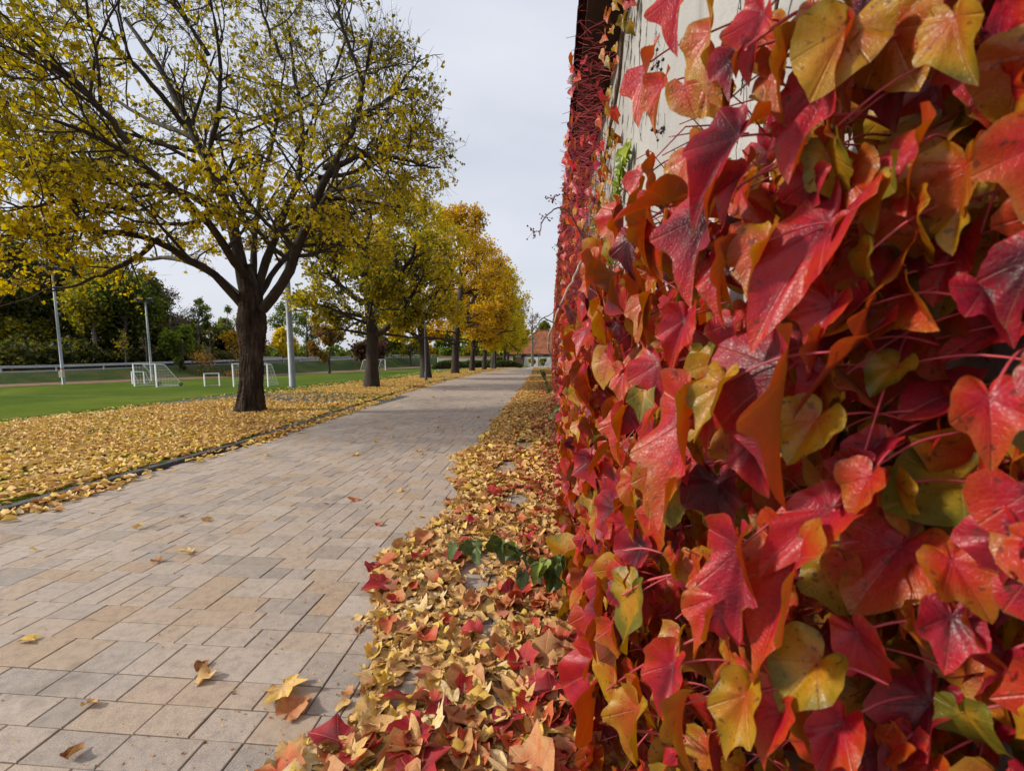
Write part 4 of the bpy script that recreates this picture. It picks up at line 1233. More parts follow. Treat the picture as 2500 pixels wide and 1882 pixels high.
# brown timber gate
gate = empty("timber_gate", (-5.6, 78, hz), "dark brown timber gate left of the white yard wall", "gate")
gx0 = at(1258, 880, 78)[0]; gx1 = at(1280, 880, 78)[0]; zt = at(1270, 872, 78)[2]
x = gx0
while x < gx1 - .05:
    MB().box((x, 78, hz - .1), (x + .145, 78.04, zt)).build("board", M_TIMBER, gate); x += .16
MB().box((gx0 - .05, 78.045, zt - .3), (gx1 + .05, 78.1, zt - .18)).build("rail", M_DARKW, gate)
# yard wall with posts and top beam
yx1 = at(1352, 880, 78)[0]
yard = empty("yard_wall", ((gx1 + yx1) / 2, 78, hz), "white yard wall with dark posts below the red roof", "wall")
MB().box((gx1 + .08, 78, hz - .2), (yx1, 78.25, zt + .1)).build("wall", M_PLASTER_WHITE, yard)
MB().box((gx1 + .02, 77.93, zt + .103), (yx1, 78.32, zt + .24)).build("top_beam", M_DARKW, yard)
for f in (.03, .47, .92): 
    x = gx1 + (yx1 - gx1) * f; MB().box((x, 77.88, hz), (x + .1, 77.99, zt + .1)).build("post", M_POLE, yard)
for f in (.58, .74):
    x = gx1 + (yx1 - gx1) * f; MB().tube([(x, 77.95, hz + .2), (x + .9, 77.95, zt)], [.03, .03], 5).build("brace", M_DARKW, yard)
for i_, (f, lb) in enumerate([(.24, "round dark bush before the white yard wall, left one"), (.66, "round dark bush before the white yard wall, right one")]):
    x = gx1 + (yx1 - gx1) * f
    tree("bush", (x, 77.0, hz), 1.4, (.75, .62, .72), .05, "olive", 900, (.12, .2), lb, "bush", "bushes before the yard wall", 500 + i_, .2, 10, with_twigs=False, lv=(6, 4), jitter=.1, tone=(.4, .2))
# boundary wall with tile capping
a = at(1068, 876, 68); b_ = at(1252, 872, 72)
bw = empty("boundary_wall", (a + b_) / 2 * [1, 1, 0], "low white boundary wall capped with brown tiles behind the shrubs", "wall")
ct = (a + b_) / 2; d = (b_ - a) / 2; d[2] = 0; s1 = nrm(np.array([d[1], -d[0], 0])) * .12
tw = at(1160, 873, 70)[2]
MB().obox((ct[0], ct[1], (tw - 1.2) / 2), d, s1, (0, 0, (tw + 1.2) / 2)).build("wall", M_PLASTER_WHITE, bw)
cp = MB(); hw = s1 / .12 * .22
P = [ct - d - hw, ct + d - hw, ct + d, ct - d, ct + d + hw, ct - d + hw]; P = np.array(P)
P[:, 2] = tw + .004; P[2:4, 2] = tw + .22
cp.add(P, [(0, 1, 2, 3), (3, 2, 4, 5), (0, 5, 4, 1)]); cp.build("capping", plain("brown_tiles", (.20, .085, .05), .85, .3, 4), bw)
# lavender like shrubs
for i_, (px, wd, Y, lb) in enumerate([(1100, 85, 52, "grey green grassy shrub left of the fourth linden"), (1158, 70, 53, "grey green grassy shrub between fourth and fifth linden"), (1192, 50, 55, "leafy shrub behind the sixth linden"), (1236, 70, 56, "dark clipped shrub beside the path's far bend"), (1216, 46, 60, "tall shrub behind the far lamp post")]):
    a = at(px, 880, Y); x = a[0]; z = gz(x, Y); rg = np.random.default_rng(600 + i_)
    root = empty("shrub", (x, Y, z), lb, "shrub", "shrubs along the boundary wall")
    n = 2600; rx = wd / 2 * Y / F_PX; H = (a[2] - z) * (1.0 if i_ != 4 else 1.5)
    u = rg.uniform(-1, 1, n); v = rg.uniform(-.5, .5, n); hh = np.sqrt(np.clip(1 - (np.abs(u)) ** 2.4, .05, 1)) * H * rg.uniform(.75, 1.05, n)
    st = np.stack([x + u * rx, Y + v * .9, np.full(n, z)], 1); tpz = st + np.stack([rg.normal(0, .18, n) + u * .12, rg.normal(0, .15, n), hh], 1)
    mid = (st + tpz) / 2 + rg.normal(0, .03, (n, 3))
    V, Fq = tubes(np.stack([st, mid, tpz], 1), np.tile([.012, .012, .004], (n, 1)), 3)
    tag(obj("stems", mesh("stems", V - np.array([x, Y, z]), Fq, M_BARK_DARK), root), kind="stuff")
    nl = 5200; k = rg.integers(0, n, nl); f = rg.uniform(.25, 1, nl)[:, None]
    pos = st[k] * (1 - f) + tpz[k] * f
    V, Fc, A = scatter([small_leaf(700, OVATE, 6)], np.zeros(nl, int), frames(rg.normal(0, .5, (nl, 3)) + [0, 0, .8], rg.normal(0, 1, (nl, 3)), rg.uniform(.10, .2, nl)), pos, np.clip(rg.normal(.35, .2, nl), 0, 1))
    tag(obj("foliage", mesh("foliage", V - np.array([x, Y, z]), Fc, LM["green"], A), root), kind="stuff")
# ------------------------------------------------------------------ the building on the right
WX, WY0, WY1, WH = .65, -2.0, 40.0, 4.62
m = MT("old_plaster_shade_grey")
n1 = m.noise(1.3, 5); n2 = m.noise(14, 5); st = m.noise(5, 5, stretch=(1, 1.2, .05), rough=.6); n4 = m.noise(90, 4)
c = m.ramp(n1, [(.3, (.34, .34, .34)), (.7, (.45, .45, .45))])  # white plaster greyed in its base colour for the soft shade on this wall
c = m.mix(m.ramp(st, [(.56, (0,0,0)), (.72, (.55,.55,.55))]), c, (.20, .185, .16, 1))
c = m.mix(m.ramp(n2, [(.62, (0,0,0)), (.72, (.6,.6,.6))]), c, (.36, .33, .28, 1))
M_PLASTER = m.finish(c, .92, m.bump(m.math('ADD', n2, m.math('MULTIPLY', n4, .5)), .6, .012), .15)
bld = empty("plastered_building", (2.3, 18, 0), "long white plastered building covered by red ivy along the right side", "building")
MB().box((WX, WY0, -.1), (5.6, WY1, WH)).build("wall", M_PLASTER, bld)
EX, EZ = .27, 4.46
M_EAVE = plain("eave_timber", (.035, .018, .012), .85, .35, 8, .004, stretch=(1, .15, 1))
M_TILE = plain("old_roof_tile", (.075, .028, .02), .8, .4, 9, .006)
MB().box((EX + .03, WY0 - .2, EZ - .02), (WX - .003, WY1 + .3, EZ + .02)).build("soffit", M_EAVE, bld)
rf = MB(); s_ = math.tan(math.radians(40))
V = np.array([(EX - .01, WY0 - .25, EZ + .05), (EX - .01, WY1 + .35, EZ + .05), (3.2, WY1 + .35, EZ + .05 + s_ * 2.93), (3.2, WY0 - .25, EZ + .05 + s_ * 2.93), (6.1, WY1 + .35, EZ), (6.1, WY0 - .25, EZ)])
rf.add(V, [(0, 3, 2, 1), (3, 5, 4, 2)]); roof2 = rf.build("roof", M_TILE, bld)
th = np.linspace(0, math.pi, 7)
def eave_tile(y): 
    A_ = np.array([(EX - .05, y + .092 * math.cos(t), EZ + .03 + .07 * math.sin(t)) for t in th]); B_ = A_ + np.array([.34, 0, .34 * s_])
    inn = np.array([(EX - .05, y + .075 * math.cos(t), EZ + .03 + .052 * math.sin(t)) for t in th])
    V = np.concatenate([A_, B_, inn]); i7 = np.arange(6)
    return V, np.concatenate([np.stack([i7, i7 + 1, i7 + 8, i7 + 7], 1), np.stack([i7 + 14, i7 + 15, i7 + 1, i7], 1)])
tm = None
for y in np.arange(WY0, 14, .19):
    V, Fq = eave_tile(0.0)
    if tm is None: tm = mesh("roof_tile", V - [EX, 0, EZ], Fq, M_TILE, None, True)
    o = obj("roof_tile", tm, roof2); o.location = (EX - 2.3, y - 18, EZ); o.rotation_euler = (rf_.uniform(-.02, .02), 0, rf_.uniform(-.03, .03))
mb = MB()
for y in np.arange(14.1, WY1, .19): mb.add(*eave_tile(y))
tag(mb.build("roof_tile_row", M_TILE, roof2, True), kind="stuff")

# ------------------------------------------------------------------ ivy
IV = [(0, (.07, .003, .018)), (.14, (.22, .005, .027)), (.30, (.45, .010, .034)), (.42, (.50, .024, .012)), (.54, (.45, .058, .006)), (.66, (.41, .125, .006)), (.78, (.46, .235, .008)), (.88, (.36, .225, .011)), (1, (.15, .14, .010))]
M_IVY = leaf_mat("ivy_leaf", IV, .5, 10, .3, .39, .30, (.25, .095, .008), .5, .7, .22, .5, fine=True)
M_IVY_FAR = leaf_mat("ivy_foliage", IV, .3, 12, .15, .42, .28, (.40, .17, .015), .5, 0, spec=.45)
M_LIME = leaf_mat("young_ivy_leaf", [(0, (.06, .10, .01)), (.5, (.18, .26, .02)), (1, (.34, .40, .04))], .3, 20, 0, .4, .35, (.25, .28, .05), .4)
M_PET = plain("red_leaf_stalk", (.42, .055, .075), .5, .55, 9, spec=.5)
M_STEM = plain("ivy_stem", (.10, .062, .042), .85, .45, 18, .006, stretch=(1, 1, .3))
M_TWIG = plain("pale_twig", (.36, .28, .21), .7, .3, 12)
M_BERRY = plain("ivy_berry", (.012, .012, .022), .32, .3, 60, spec=.6)
ivy = empty("boston_ivy", (.6, .9, 0), "red, orange and yellow ivy climbing the white building", "ivy")
IB = np.array([.6, .9, 0])
ri = random.Random(17); rg = np.random.default_rng(33)


def stem(pts, r, mat=None, name="stem", k=8):
    Q = resample(pts, max(10, 4 * len(pts))); Q[1:-1] += rg.normal(0, r * .35, (len(Q) - 2, 3))
    return MB().tube(Q, r * np.linspace(1, .55, len(Q)), k).build(name, mat or M_STEM, ivy, True)


X_ = lambda p, X: at_x(*k2(p), X)
stem([X_((1272, 905), .58), X_((1285, 800), .60), X_((1283, 640), .61), X_((1287, 500), .61), X_((1303, 380), .61), X_((1332, 200), .61), X_((1352, 50), .60), X_((1362, -60), .6)], .028)
stem([X_((1262, 900), .56), X_((1266, 720), .58), X_((1262, 560), .58), X_((1255, 380), .58)], .02)
stem([X_((1302, 900), .60), X_((1312, 760), .61), X_((1300, 640), .6)], .012, M_TWIG)
stem([X_((1465, 1240), .40), X_((1498, 1320), .37), X_((1525, 1470), .36), X_((1535, 1680), .38)], .0075)
stem([X_((2035, 350), .60), X_((2062, 395), .58), X_((2066, 470), .57), X_((2064, 560), .6)], .006, M_TWIG)
stem([X_((2050, 1040), .6), X_((2068, 1150), .58), X_((1960, 1350), .56), X_((1900, 1420), .56)], .005)
for i_ in range(16):
    y = .9 + i_ * .75 + ri.uniform(-.25, .25); pts = []
    for z in np.linspace(0, 4.3 if y > 5.5 else (2.2 if y > 2 else 2.5), 9): pts.append((.61 + ri.uniform(-.015, .015), y + ri.gauss(0, .08) + .1 * math.sin(z * 2 + i_), z))
    stem(pts, ri.uniform(.007, .018))
# fine tendrils clinging to the bare plaster
mb = MB()
for i_ in range(110):
    y = ri.uniform(1.6, 7.5); z = ri.uniform(1.6, 4.2); pts = [np.array([WX - .006, y, z])]
    dz = ri.uniform(.015, .09)
    for s in range(6): pts.append(pts[-1] + [ri.uniform(-.003, .003), ri.gauss(0, .028), dz + ri.gauss(0, .03)])
    mb.tube(pts, [ri.uniform(.0008, .0024)] * 7, 3, False)
    for s in range(2):
        q = pts[ri.randint(1, 5)]; mb.tube([q, q + [-.004, ri.gauss(0, .03), ri.gauss(0, .03)], q + [-.006, ri.gauss(0, .05), ri.gauss(0, .05)]], [.0014] * 3, 3, False)
tag(mb.build("tendrils", plain("dry_tendril", (.05, .04, .035), .9, .3, 10), ivy), kind="stuff")

# --- leaves that show one by one: base point, tip point (2212 px view), tone, shape
def xp(p): return float(np.interp(p[0], [1200, 1250, 1330, 1450, 1600, 1800, 2000, 2212, 2400], [.10, .13, .17, .205, .25, .35, .47, .58, .66]))
HERO = [((1790,485),(1585,725),.30,'i'), ((1805,160),(1700,400),.22,'i'), ((1975,-40),(1890,262),.08,'i'), ((1790,330),(1822,465),.80,'i'), ((2012,280),(1885,372),.68,'h'),
        ((2030,465),(1893,592),.82,'h'), ((2068,555),(2018,700),.80,'h'), ((1905,595),(1735,755),.44,'i'), ((1868,735),(1690,880),.22,'i'), ((1700,800),(1640,1095),.14,'i'),
        ((1497,890),(1440,1155),.36,'i'), ((1797,1100),(1620,1225),.28,'i'), ((1600,1180),(1612,1392),.24,'i'), ((2135,985),(1950,940),.62,'h'), ((2098,835),(1925,885),.20,'h'),
        ((2215,680),(2015,765),.16,'i'), ((2250,850),(2140,930),.18,'h'), ((2075,1035),(1872,1120),.92,'h'), ((1945,1180),(1825,1340),.48,'h'), ((2000,1180),(1965,1355),.88,'h'),
        ((1715,1205),(1632,1490),.42,'i'), ((1765,1430),(1665,1540),.84,'h'), ((1850,1365),(1925,1510),.30,'i'), ((2225,1480),(2105,1590),.26,'h'), ((1612,1500),(1555,1650),.80,'i'),
        ((2010,1520),(1880,1680),.10,'i'), ((1246,1225),(1226,1400),.70,'i'), ((1316,1245),(1280,1385),.16,'i'), ((1296,1440),(1268,1660),.22,'i'), ((1455,1435),(1400,1565),.30,'i'),
        ((1372,1285),(1338,1425),.90,'h'), ((1478,-30),(1440,110),.30,'i'), ((1535,70),(1508,225),.62,'i'), ((1592,120),(1565,215),.10,'i'), ((1405,135),(1358,268),.34,'i'),
        ((1432,185),(1402,282),.50,'i'), ((1445,440),(1322,452),.24,'i'), ((1538,455),(1458,650),.20,'i'), ((2230,285),(1990,322),.95,'h'), ((2240,350),(2075,345),.92,'h'),
        ((1596,295),(1465,455),.12,'i'), ((1605,375),(1548,480),.24,'i'), ((1572,560),(1512,690),.26,'i'), ((1850,650),(1775,755),.66,'h'), ((1935,790),(1870,860),.86,'h'),
        ((1660,520),(1595,640),.60,'i'), ((1480,690),(1440,800),.34,'i'), ((1400,640),(1360,740),.52,'i'), ((1420,1010),(1385,1120),.56,'i'), ((1330,1100),(1295,1210),.18,'i'),
        ((1285,1010),(1255,1110),.28,'i'), ((1350,900),(1318,1000),.46,'i'), ((1560,830),(1500,960),.74,'i'), ((1765,905),(1690,1010),.72,'h'), ((1900,960),(1800,1040),.24,'i'),
        ((2190,1050),(2080,1180),.20,'i'), ((2150,1230),(2050,1360),.14,'i'), ((2100,1330),(2000,1470),.44,'h'), ((1820,1560),(1760,1680),.34,'i'), ((1690,1530),(1630,1665),.40,'i'),
        ((1480,1520),(1440,1650),.62,'i'), ((1380,1530),(1350,1660),.80,'i'), ((1330,1420),(1305,1540),.66,'h'), ((1545,1290),(1500,1430),.50,'i'), ((1700,120),(1640,260),.56,'i'),
        ((1650,30),(1600,170),.34,'i'), ((1755,20),(1705,140),.60,'i'), ((2130,60),(2060,200),.10,'i'), ((2215,110),(2130,230),.14,'i'), ((2120,420),(2170,520),.90,'h'),
        ((1280,530),(1335,560),.60,'i'), ((1300,575),(1262,605),.52,'i'), ((1300,545),(1250,520),.56,'h')]
cand = []          # (base, tip, tone, shape, weight)
for (a, b, t, sh) in HERO:
    xa = xp(a); A_ = X_(a, xa + .012); B_ = at(*k2(b), A_[1] - .25 * (k2(a)[1] - k2(b)[1]) / F_PX * -A_[1] * .25)
    cand.append((A_, B_, t + ri.uniform(-.03, .03), sh, 1e3, True))


def front(Y, z):
    f = np.interp(Y, [.35, .5, .62, .8, 1.05, 1.4, 2.5, 6, 12, 40], [.50, .44, .35, .25, .18, .125, .12, .13, .12, .10])
    return f + .04 * field_noise(Y, z, 3.0) + .06 * smooth(1.6, 4.2, z) * (Y > 2)


def bare(Y, z):
    """the stretch of wall where the leaves have dropped"""
    lo = np.interp(Y, [.62, .72, .85, 1.3, 2.0, 3.0, 4.5, 6.5, 9, 10], [9, 2.2, 1.80, 1.64, 1.52, 1.52, 1.65, 1.95, 2.2, 9])
    return z > lo


# filler leaves, layered through the depth of the ivy
NN = 1750
Y = np.concatenate([.40 + rg.random(NN) ** 1.15 * 1.6, rg.uniform(1.6, 4.0, 1500), rg.uniform(4, 9, 1800), .45 + rg.random(420) * .8])
Zf = np.concatenate([rg.uniform(.0, 2.35, NN), rg.uniform(.0, 2.1, 1500), rg.uniform(0, 2.4, 1800), rg.uniform(.2, 2.3, 420)])
inner = np.arange(len(Y)) >= NN + 3300
keep = ~bare(Y, Zf); Y, Zf, inner = Y[keep], Zf[keep], inner[keep]; n = len(Y)
fr_ = front(Y, Zf); Xs = fr_ + (rg.random(n) ** 1.3) * np.maximum(.58 - fr_, .05)
Xs = np.where(inner, rg.uniform(.54, .62, n), Xs)
hangd = np.stack([rg.normal(-.05, .25, n), rg.normal(-.05, .42, n), -1 + rg.normal(0, .25, n)], 1)
Ln = rg.uniform(.055, .105, n) * np.interp(Y, [.5, 1.2], [.85, 1.1])
base = np.stack([Xs, Y, Zf + .06], 1); tip = base + nrm(hangd) * Ln[:, None]
tip[:, 2] = np.maximum(tip[:, 2], .015)
kd = np.where(rg.random(n) < .8, 'i', 'h')
depth = (Xs - fr_) / .45
tnf = np.clip(rg.normal(.40, .25, n) - .05 * (Y > 1.5) + .30 * np.clip(depth, 0, 1), .02, .98)
pxb, pyb, kb = px_of((base + tip) / 2)
infr = (kb > .3) & (pxb > 1250) & (pxb < 2560) & (pyb > -60) & (pyb < 1940)
wgt = np.where(infr, Ln * F_PX / np.maximum(kb, .3) * (1 - .55 * np.clip(depth, 0, 1)), 0)
for i_ in range(n): cand.append((base[i_], tip[i_], float(tnf[i_]), kd[i_], float(wgt[i_]), False))
cand.sort(key=lambda c_: -c_[4])
HI_I = [leaf(IVY, 60, 6, ri.uniform(.2, .7), ri.uniform(.1, .7), ri.choice([0, .4, .8, 1.2]), .06, .022, 800 + i, wide=ri.uniform(.72, .98)) for i in range(14)]
HI_N = [leaf(IVY, 60, 6, ri.uniform(.4, .9), ri.uniform(.2, .7), ri.choice([0, .5, .9]), .06, .022, 815 + i, wide=ri.uniform(.55, .78)) for i in range(12)]
HI_H = [leaf(HEART, 48, 6, ri.uniform(.15, .5), ri.uniform(.1, .5), ri.choice([0, .5, .9]), .06, .015, 830 + i, veins=(0, 45, 90)) for i in range(8)]


def facing(A_, B_, hero):
    if hero:
        mid = (A_ + B_) / 2; to = nrm(CAM - mid)
        wt_ = float(np.interp(mid[0], [.15, .22, .32, .5], [.05, .22, .5, .6]))
        return nrm(np.array([-.75, -.05, .28]) + wt_ * to + np.array([ri.gauss(0, .18), ri.gauss(0, .22), ri.gauss(0, .15)]))
    return nrm(np.array([-1.0, -.15, .3]) + np.array([ri.gauss(0, .3), ri.gauss(0, .55), ri.gauss(0, .3)]))


rest_b, rest_t, rest_n, rest_tone, rest_k = [], [], [], [], []
for i_, (A_, B_, t, sh, wv, hero) in enumerate(cand):
    nn = facing(A_, B_, hero)
    if i_ >= 300:
        rest_b.append(A_); rest_t.append(B_); rest_n.append(nn); rest_tone.append(t); rest_k.append(0 if sh == 'i' else 1); continue
    L = float(np.linalg.norm(B_ - A_)); T = (HI_N if hero else HI_I) if sh == 'i' else HI_H
    if hero and sh == 'h': L *= .92
    V, Fc, ve, rh = T[ri.randrange(len(T))]
    Rm = frames((B_ - A_)[None], nn[None], L)[0]
    W = V @ Rm.T
    o = obj("leaf", mesh("leaf", W, Fc, M_IVY, dict(tone=np.full(len(V), t), vein=ve, rho=rh), True), ivy, A_ - IB)
    # stalk from the blade back towards the wall
    back = nrm(np.array([1.0, ri.gauss(0, .45), ri.uniform(-.1, .75)])); SL = ri.uniform(.07, .15)
    end = back * SL; end[0] = min(end[0], WX - .02 - A_[0])
    mid = end * .5 + np.array([0, 0, .12 * SL]) - nrm(B_ - A_) * 0.0
    p = MB().tube(resample([np.zeros(3), mid, end], 8), .0014 * (1 + L * 1.5), 6)
    V_ = np.concatenate(p.V); po = obj("petiole", mesh("petiole", V_, [np.concatenate(p.F3), np.concatenate(p.F4)], M_PET, None, True), o)
rb = np.array(rest_b); rt = np.array(rest_t); rn = np.array(rest_n); rk = np.array(rest_k)
LO_I = [leaf(IVY, 18, 2, ri.uniform(.3, .9), ri.uniform(.1, .6), ri.choice([0, .6]), .06, .03, 860 + i, wide=ri.uniform(.7, 1)) for i in range(6)]
LO_H = [leaf(HEART, 14, 2, ri.uniform(.15, .4), .3, 0, .05, 0, 880 + i, veins=(0, 60)) for i in range(4)]
ll = np.linalg.norm(rt - rb, axis=1)
wh = np.where(rk == 0, rg.integers(0, 6, len(rb)), 6 + rg.integers(0, 4, len(rb)))
V, Fc, A = scatter(LO_I + LO_H, wh, frames(rt - rb, rn, ll), rb, np.array(rest_tone))
tag(obj("foliage", mesh("foliage", V - IB, Fc, M_IVY, A, True), ivy), kind="stuff")

# --- the long stretch of ivy farther along the wall
n = 17000
Y = 5.0 + rg.random(n) ** 1.5 * 35; Zf = rg.uniform(0, 4.5, n)
dens = np.where(Zf < 1.9, 1.0, np.interp(Y, [5, 7, 10, 14, 40], [.24, .30, .5, .9, 1.0])) * np.where(bare(Y, Zf), .45, 1)
k = rg.random(n) < dens; Y, Zf = Y[k], Zf[k]; n = len(Y)
fr_ = front(Y, Zf) + .02; Xs = fr_ + rg.random(n) ** 1.8 * (.6 - fr_)
t = np.stack([rg.normal(-.1, .3, n), rg.normal(-.1, .4, n), -1 + rg.normal(0, .3, n)], 1)
nn = np.stack([-1 + rg.normal(0, .3, n), rg.normal(-.3, .5, n), rg.normal(.3, .3, n)], 1)
V, Fc, A = scatter([small_leaf(900 + i, IVY, 12, .3, 0, .05) for i in range(5)], rg.integers(0, 5, n), frames(t, nn, rg.uniform(.07, .13, n)), np.stack([Xs, Y, Zf], 1), np.clip(rg.normal(.36, .2, n) + .12 * field_noise(Y, Zf, 1.2), 0, .95))
tag(obj("far_foliage", mesh("far_foliage", V - IB, Fc, M_IVY_FAR, A), ivy), kind="stuff")


def petioles(n, Y, Zf, Xb, Lr, r, name, spread=.35):
    d = np.stack([-np.ones(n), rg.normal(-.25, spread, n), rg.normal(.12, spread, n)], 1); d = nrm(d); L = rg.uniform(*Lr, n)[:, None]
    a = np.stack([Xb, Y, Zf], 1); b = a + d * L * .55; c_ = a + d * L + np.array([0, 0, 1]) * rg.normal(-.1, .12, (n, 1)) * L
    c_[:, 0] = np.maximum(c_[:, 0], .085 + .02 * rg.random(n))
    V, Fq = tubes(np.stack([a, b, c_], 1), np.tile([r * 1.2, r, r * .8], (n, 1)), 4)
    tag(obj(name, mesh(name, V - IB, Fq, M_PET, None, True), ivy), kind="stuff")


n = 4600                                     # bare stalks where the leaves have dropped
Y = 4.2 + rg.random(n) ** 1.5 * 12; Zf = rg.uniform(1.5, 4.4, n); k = ~(bare(Y, Zf) & (Y < np.interp(Zf, [1.5, 2.2, 3.2, 4.4], [6.2, 5.8, 5.0, 4.4]))); Y, Zf = Y[k], Zf[k]
fr_ = front(Y, Zf); petioles(len(Y), Y, Zf, fr_ + .12 + rg.random(len(Y)) * np.maximum(.5 - fr_, .02), (.07, .27), .0026, "bare_stalks", .42)
n = 1300
Y = .6 + rg.random(n) * 4; Zf = rg.uniform(0, 1.9, n); fr_ = front(Y, Zf)
petioles(n, Y, Zf, fr_ + .15 + rg.random(n) * .25, (.08, .2), .0016, "leaf_stalks", .6)
# long pale pink stalks reaching out of the leaves
for (a, b) in [((1610, 105), (1815, -10)), ((1790, 250), (1940, 285)), ((1795, 505), (1890, 525)), ((1345, 1190), (1435, 1196)), ((1310, 1490), (1500, 1380)), ((1345, 1285), (1455, 1240)), ((1340, 1580), (1480, 1600)), ((1800, 1100), (1850, 1105)), ((1490, 905), (1540, 880))]:
    A_ = X_(a, xp(a) - .004); B_ = X_(b, xp(b) + .05); mid = (A_ + B_) / 2 + [0, 0, .012]
    MB().tube(resample([A_, mid, B_], 9), .0026, 7).build("stalk", M_PET, ivy, True)

# --- green young shoot on the bare plaster
pts = [(1362, 318), (1350, 350), (1342, 400), (1336, 450), (1330, 510), (1322, 580), (1312, 660)]
Q = resample([X_(p, .615) for p in pts], 40)
sh = MB().tube(Q, .004, 5).build("young_shoot", M_TWIG, ivy, True)
n = 110; k = np.minimum((rg.random(n) ** 1.2 * 40).astype(int), 39); pos = Q[k] + rg.normal(0, .035, (n, 3)) * [.5, 1, 1]
pos[:, 0] = np.minimum(pos[:, 0], .63) - .02
V, Fc, A = scatter(LO_I, rg.integers(0, 6, n), frames(np.stack([rg.normal(0, .3, n), rg.normal(0, .4, n), -np.ones(n)], 1), np.stack([-np.ones(n), rg.normal(-.3, .4, n), rg.normal(.3, .3, n)], 1), rg.uniform(.05, .10, n)), pos, np.clip(.75 - .5 * k / 40 + rg.normal(0, .15, n), 0, 1))
tag(obj("shoot_foliage", mesh("shoot_foliage", V - IB, Fc, M_LIME, A, True), ivy), kind="stuff")
# a few lone leaves on the bare plaster near the stem
n = 90; zz = rg.uniform(1.9, 4.2, n); yy_ = np.interp(zz, [1.9, 4.2], [5.6, 4.0]) + rg.normal(0, .35, n)
V, Fc, A = scatter(LO_I, rg.integers(0, 6, n), frames(np.stack([rg.normal(0, .4, n), rg.normal(0, .4, n), -np.ones(n)], 1), np.stack([-np.ones(n), rg.normal(-.4, .4, n), rg.normal(.3, .3, n)], 1), rg.uniform(.06, .12, n)), np.stack([rg.uniform(.42, .6, n), yy_, zz], 1), np.clip(rg.normal(.68, .2, n), 0, 1))
tag(obj("stray_foliage", mesh("stray_foliage", V - IB, Fc, M_IVY, A, True), ivy), kind="stuff")

# --- berries
def sphere(c, r, k=8, s=5):
    V = [(0, 0, 1)] + [(math.sin(math.pi * i / s) * math.cos(2 * math.pi * j / k), math.sin(math.pi * i / s) * math.sin(2 * math.pi * j / k), math.cos(math.pi * i / s)) for i in range(1, s) for j in range(k)] + [(0, 0, -1)]
    F3 = [(0, 1 + j, 1 + (j + 1) % k) for j in range(k)]; nb = 1 + (s - 1) * k
    F3 += [(nb, nb - k + (j + 1) % k, nb - k + j) for j in range(k)]
    for i in range(s - 2):
        for j in range(k):
            a, b = 1 + i * k + j, 1 + i * k + (j + 1) % k; F3 += [(a, a + k, b + k), (a, b + k, b)]
    return np.array(V) * r + c, np.array(F3)


def berries(c, n, rad, name="berry_cluster", rb_=.0042):
    c = np.array(c); stl = MB(); pts = []
    for i in range(n):
        p = c + np.array([ri.gauss(0, rad), ri.gauss(0, rad), ri.gauss(0, rad * .7)]); pts.append(p)
        stl.tube([c, (c + p) / 2 + [0, 0, rad * .1], p], [.0011, .001, .0009], 4, False)
    o = stl.build(name, M_PET, ivy)
    bm_ = MB()
    for p in pts: bm_.add(*sphere(p, rb_ * ri.uniform(.8, 1.15)))
    b_ = bm_.build("berries", M_BERRY, o, True); b_["kind"] = "stuff"


P25 = lambda p, Y: at(p[0], p[1], Y)
stem([P25((1431, 594), 3.6), P25((1405, 545), 3.4), P25((1392, 519), 3.3), P25((1363, 504), 3.2), P25((1341, 522), 3.1), P25((1320, 544), 3.05), P25((1318, 575), 3.0)], .006)
for p, Y, n_ in [((1347, 485), 3.2, 22), ((1330, 531), 3.1, 10), ((1302, 567), 3.0, 16), ((1358, 600), 4.0, 8)]: berries(P25(p, Y), n_, .028, rb_=.0055)
for p in [(1990, 395), (2040, 420), (2015, 350), (1950, 200), (1760, 880), (1795, 1020), (1480, 1355), (1620, 1390), (1410, 145), (1415, 290), (2080, 240)]:
    berries(X_(p, min(.62, xp(p) + .10)), 7, .016, rb_=.0048)
for p in [((1990, 400), .012)]:
    o = MB().add(*sphere(X_(p[0], xp(p[0]) + .03), .006, 12, 8)).build("berry", M_BERRY, ivy, True)
stem([P25((1420, 638), 3.8), P25((1390, 700), 3.7), P25((1366, 746), 3.6), P25((1352, 789), 3.6), P25((1337, 828), 3.6), P25((1341, 862), 3.7), P25((1362, 880), 3.9)], .009, M_TWIG, "bare_twig")
stem([P25((1352, 789), 3.6), P25((1325, 775), 3.4), P25((1312, 792), 3.3), P25((1296, 815), 3.3)], .005, M_STEM, "bare_twig")
stem([P25((1338, 840), 3.6), P25((1352, 850), 3.6), P25((1376, 858), 3.7)], .005, M_TWIG, "bare_twig")
stem([P25((1322, 778), 3.4), P25((1345, 768), 3.5), P25((1352, 760), 3.55)], .004, M_STEM, "bare_twig")

# ------------------------------------------------------------------ green bramble leaning out of the ivy
M_BRAM = leaf_mat("bramble_leaf", [(0, (.035, .08, .02)), (.5, (.08, .16, .03)), (1, (.26, .36, .04))], .25, 30, 0, .45, .2, (.06, .10, .05), .5, 0, .5, .5, fine=True)
bp = [(1400, 1450), (1378, 1424), (1335, 1387), (1266, 1339), (1224, 1323), (1171, 1318), (1112, 1325)]
BP = [at(p[0], p[1], 2.25 - .05 * i) for i, p in enumerate(bp)]
root = np.array([BP[0][0] + .05, 2.3, 0]); bram = empty("bramble", root, "arching bramble shoot with dark green leaves over the leaf drift", "bramble")
Q = resample([root, (root + BP[0]) / 2 + [.03, 0, .05]] + BP, 30)
MB().tube(Q, np.linspace(.0045, .0018, 30), 6).build("stem", plain("bramble_stem", (.10, .06, .03), .6, .3, 15), bram, True)
Q2 = resample([root, root + [-.05, -.08, .25], root + [-.12, -.2, .36], root + [-.3, -.28, .30]], 16)
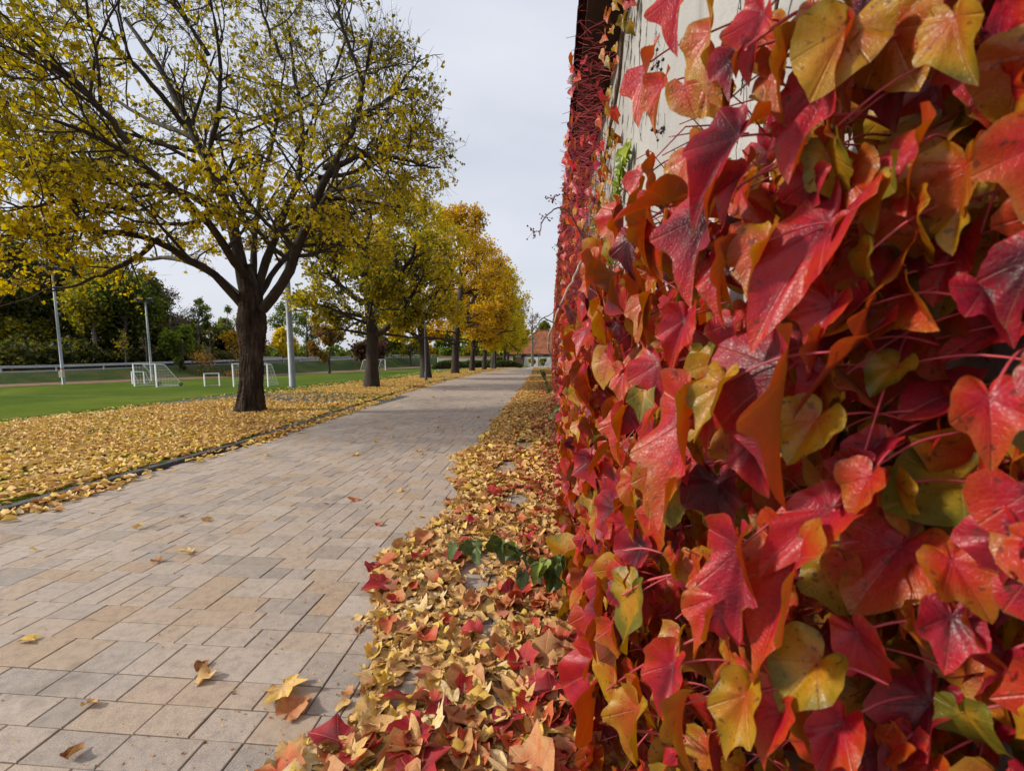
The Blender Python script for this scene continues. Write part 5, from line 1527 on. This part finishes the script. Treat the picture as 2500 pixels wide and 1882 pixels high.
MB().tube(Q2, np.linspace(.004, .0018, 16), 6).build("stem", plain("bramble_stem_b", (.10, .06, .03), .6, .3, 15), bram, True)
BL = [leaf(OVATE, 28, 4, .3, .3, 0, .04, .06, 950 + i, veins=(0, 30, 60)) for i in range(5)]
OV = [(0, 1.0), (12, .86), (28, .66), (50, .50), (75, .42), (105, .36), (135, .27), (160, .16), (180, .05)]
BL = [leaf(OV, 28, 4, .3, .3, 0, .04, .06, 950 + i, veins=(0, 30, 60)) for i in range(5)]
spots = [(Q, i) for i in (9, 11, 12, 14, 16, 18, 19, 21, 22, 24, 25, 26, 28, 29)] + [(Q2, i) for i in (3, 4, 5, 6, 7, 8, 9, 10, 11, 12, 13, 15, 15)] + [(Q, i) for i in (13, 15, 17, 20)]
for j_, (q_, i_) in enumerate(spots):
    p = q_[i_]; tipd = np.array([ri.gauss(-.25, .5), ri.gauss(-.2, .4), -.8 + ri.gauss(0, .25)]); nn = np.array([ri.gauss(-.5, .3), ri.gauss(-.6, .3), .5])
    V, Fc, ve, rh = BL[j_ % 5]; s_ = ri.uniform(.07, .105)
    off = nrm(tipd) * .012
    W = V @ frames(tipd[None], nn[None], s_)[0].T
    obj("leaf", mesh("leaf", W, Fc, M_BRAM, dict(tone=np.full(len(V), (ri.choice([.35, .5, .7, .9]) if len(q_) == 16 else (ri.choice([.15, .25, .35, .35, .5, .9]) if i_ < 20 else .2))), vein=ve, rho=rh), True), bram, p + off - root)
# small green sprigs farther along the wall foot
for i_, (p, Y, n_, lb) in enumerate([((1326, 920), 11.0, 16, "small green sprig sticking out over the far leaf drift"), ((1375, 1010), 5.5, 9, "dark green sprig with broad leaves low at the ivy's foot")]):
    c_ = at(p[0], p[1], Y); r0 = np.array([c_[0] + .2, Y + .1, 0]); sp = empty("green_sprig", r0, lb, "sprig", "green sprigs at the wall's foot")
    Q = resample([r0, r0 + [0, -.05, .3], c_ + [.0, 0, .15], c_ + [-.12, -.1, .12 if i_ == 0 else 0]], 14)
    MB().tube(Q, np.linspace(.004, .002, 14), 5).build("stem", plain("sprig_stem_%d" % i_, (.08, .06, .03), .6, .3, 15), sp, True)
    for j_ in range(n_):
        p_ = Q[4 + ri.randrange(10)]; tipd = np.array([ri.gauss(-.2, .6), ri.gauss(-.2, .5), -.5 + ri.gauss(0, .4)]); V, Fc, ve, rh = BL[j_ % 5]
        W = V @ frames(tipd[None], np.array([[ri.gauss(-.5, .3), -.6, .5]]), ri.uniform(.07, .12))[0].T
        obj("leaf", mesh("leaf", W, Fc, M_BRAM, dict(tone=np.full(len(V), ri.uniform(.1, .7)), vein=ve, rho=rh), True), sp, p_ - r0)
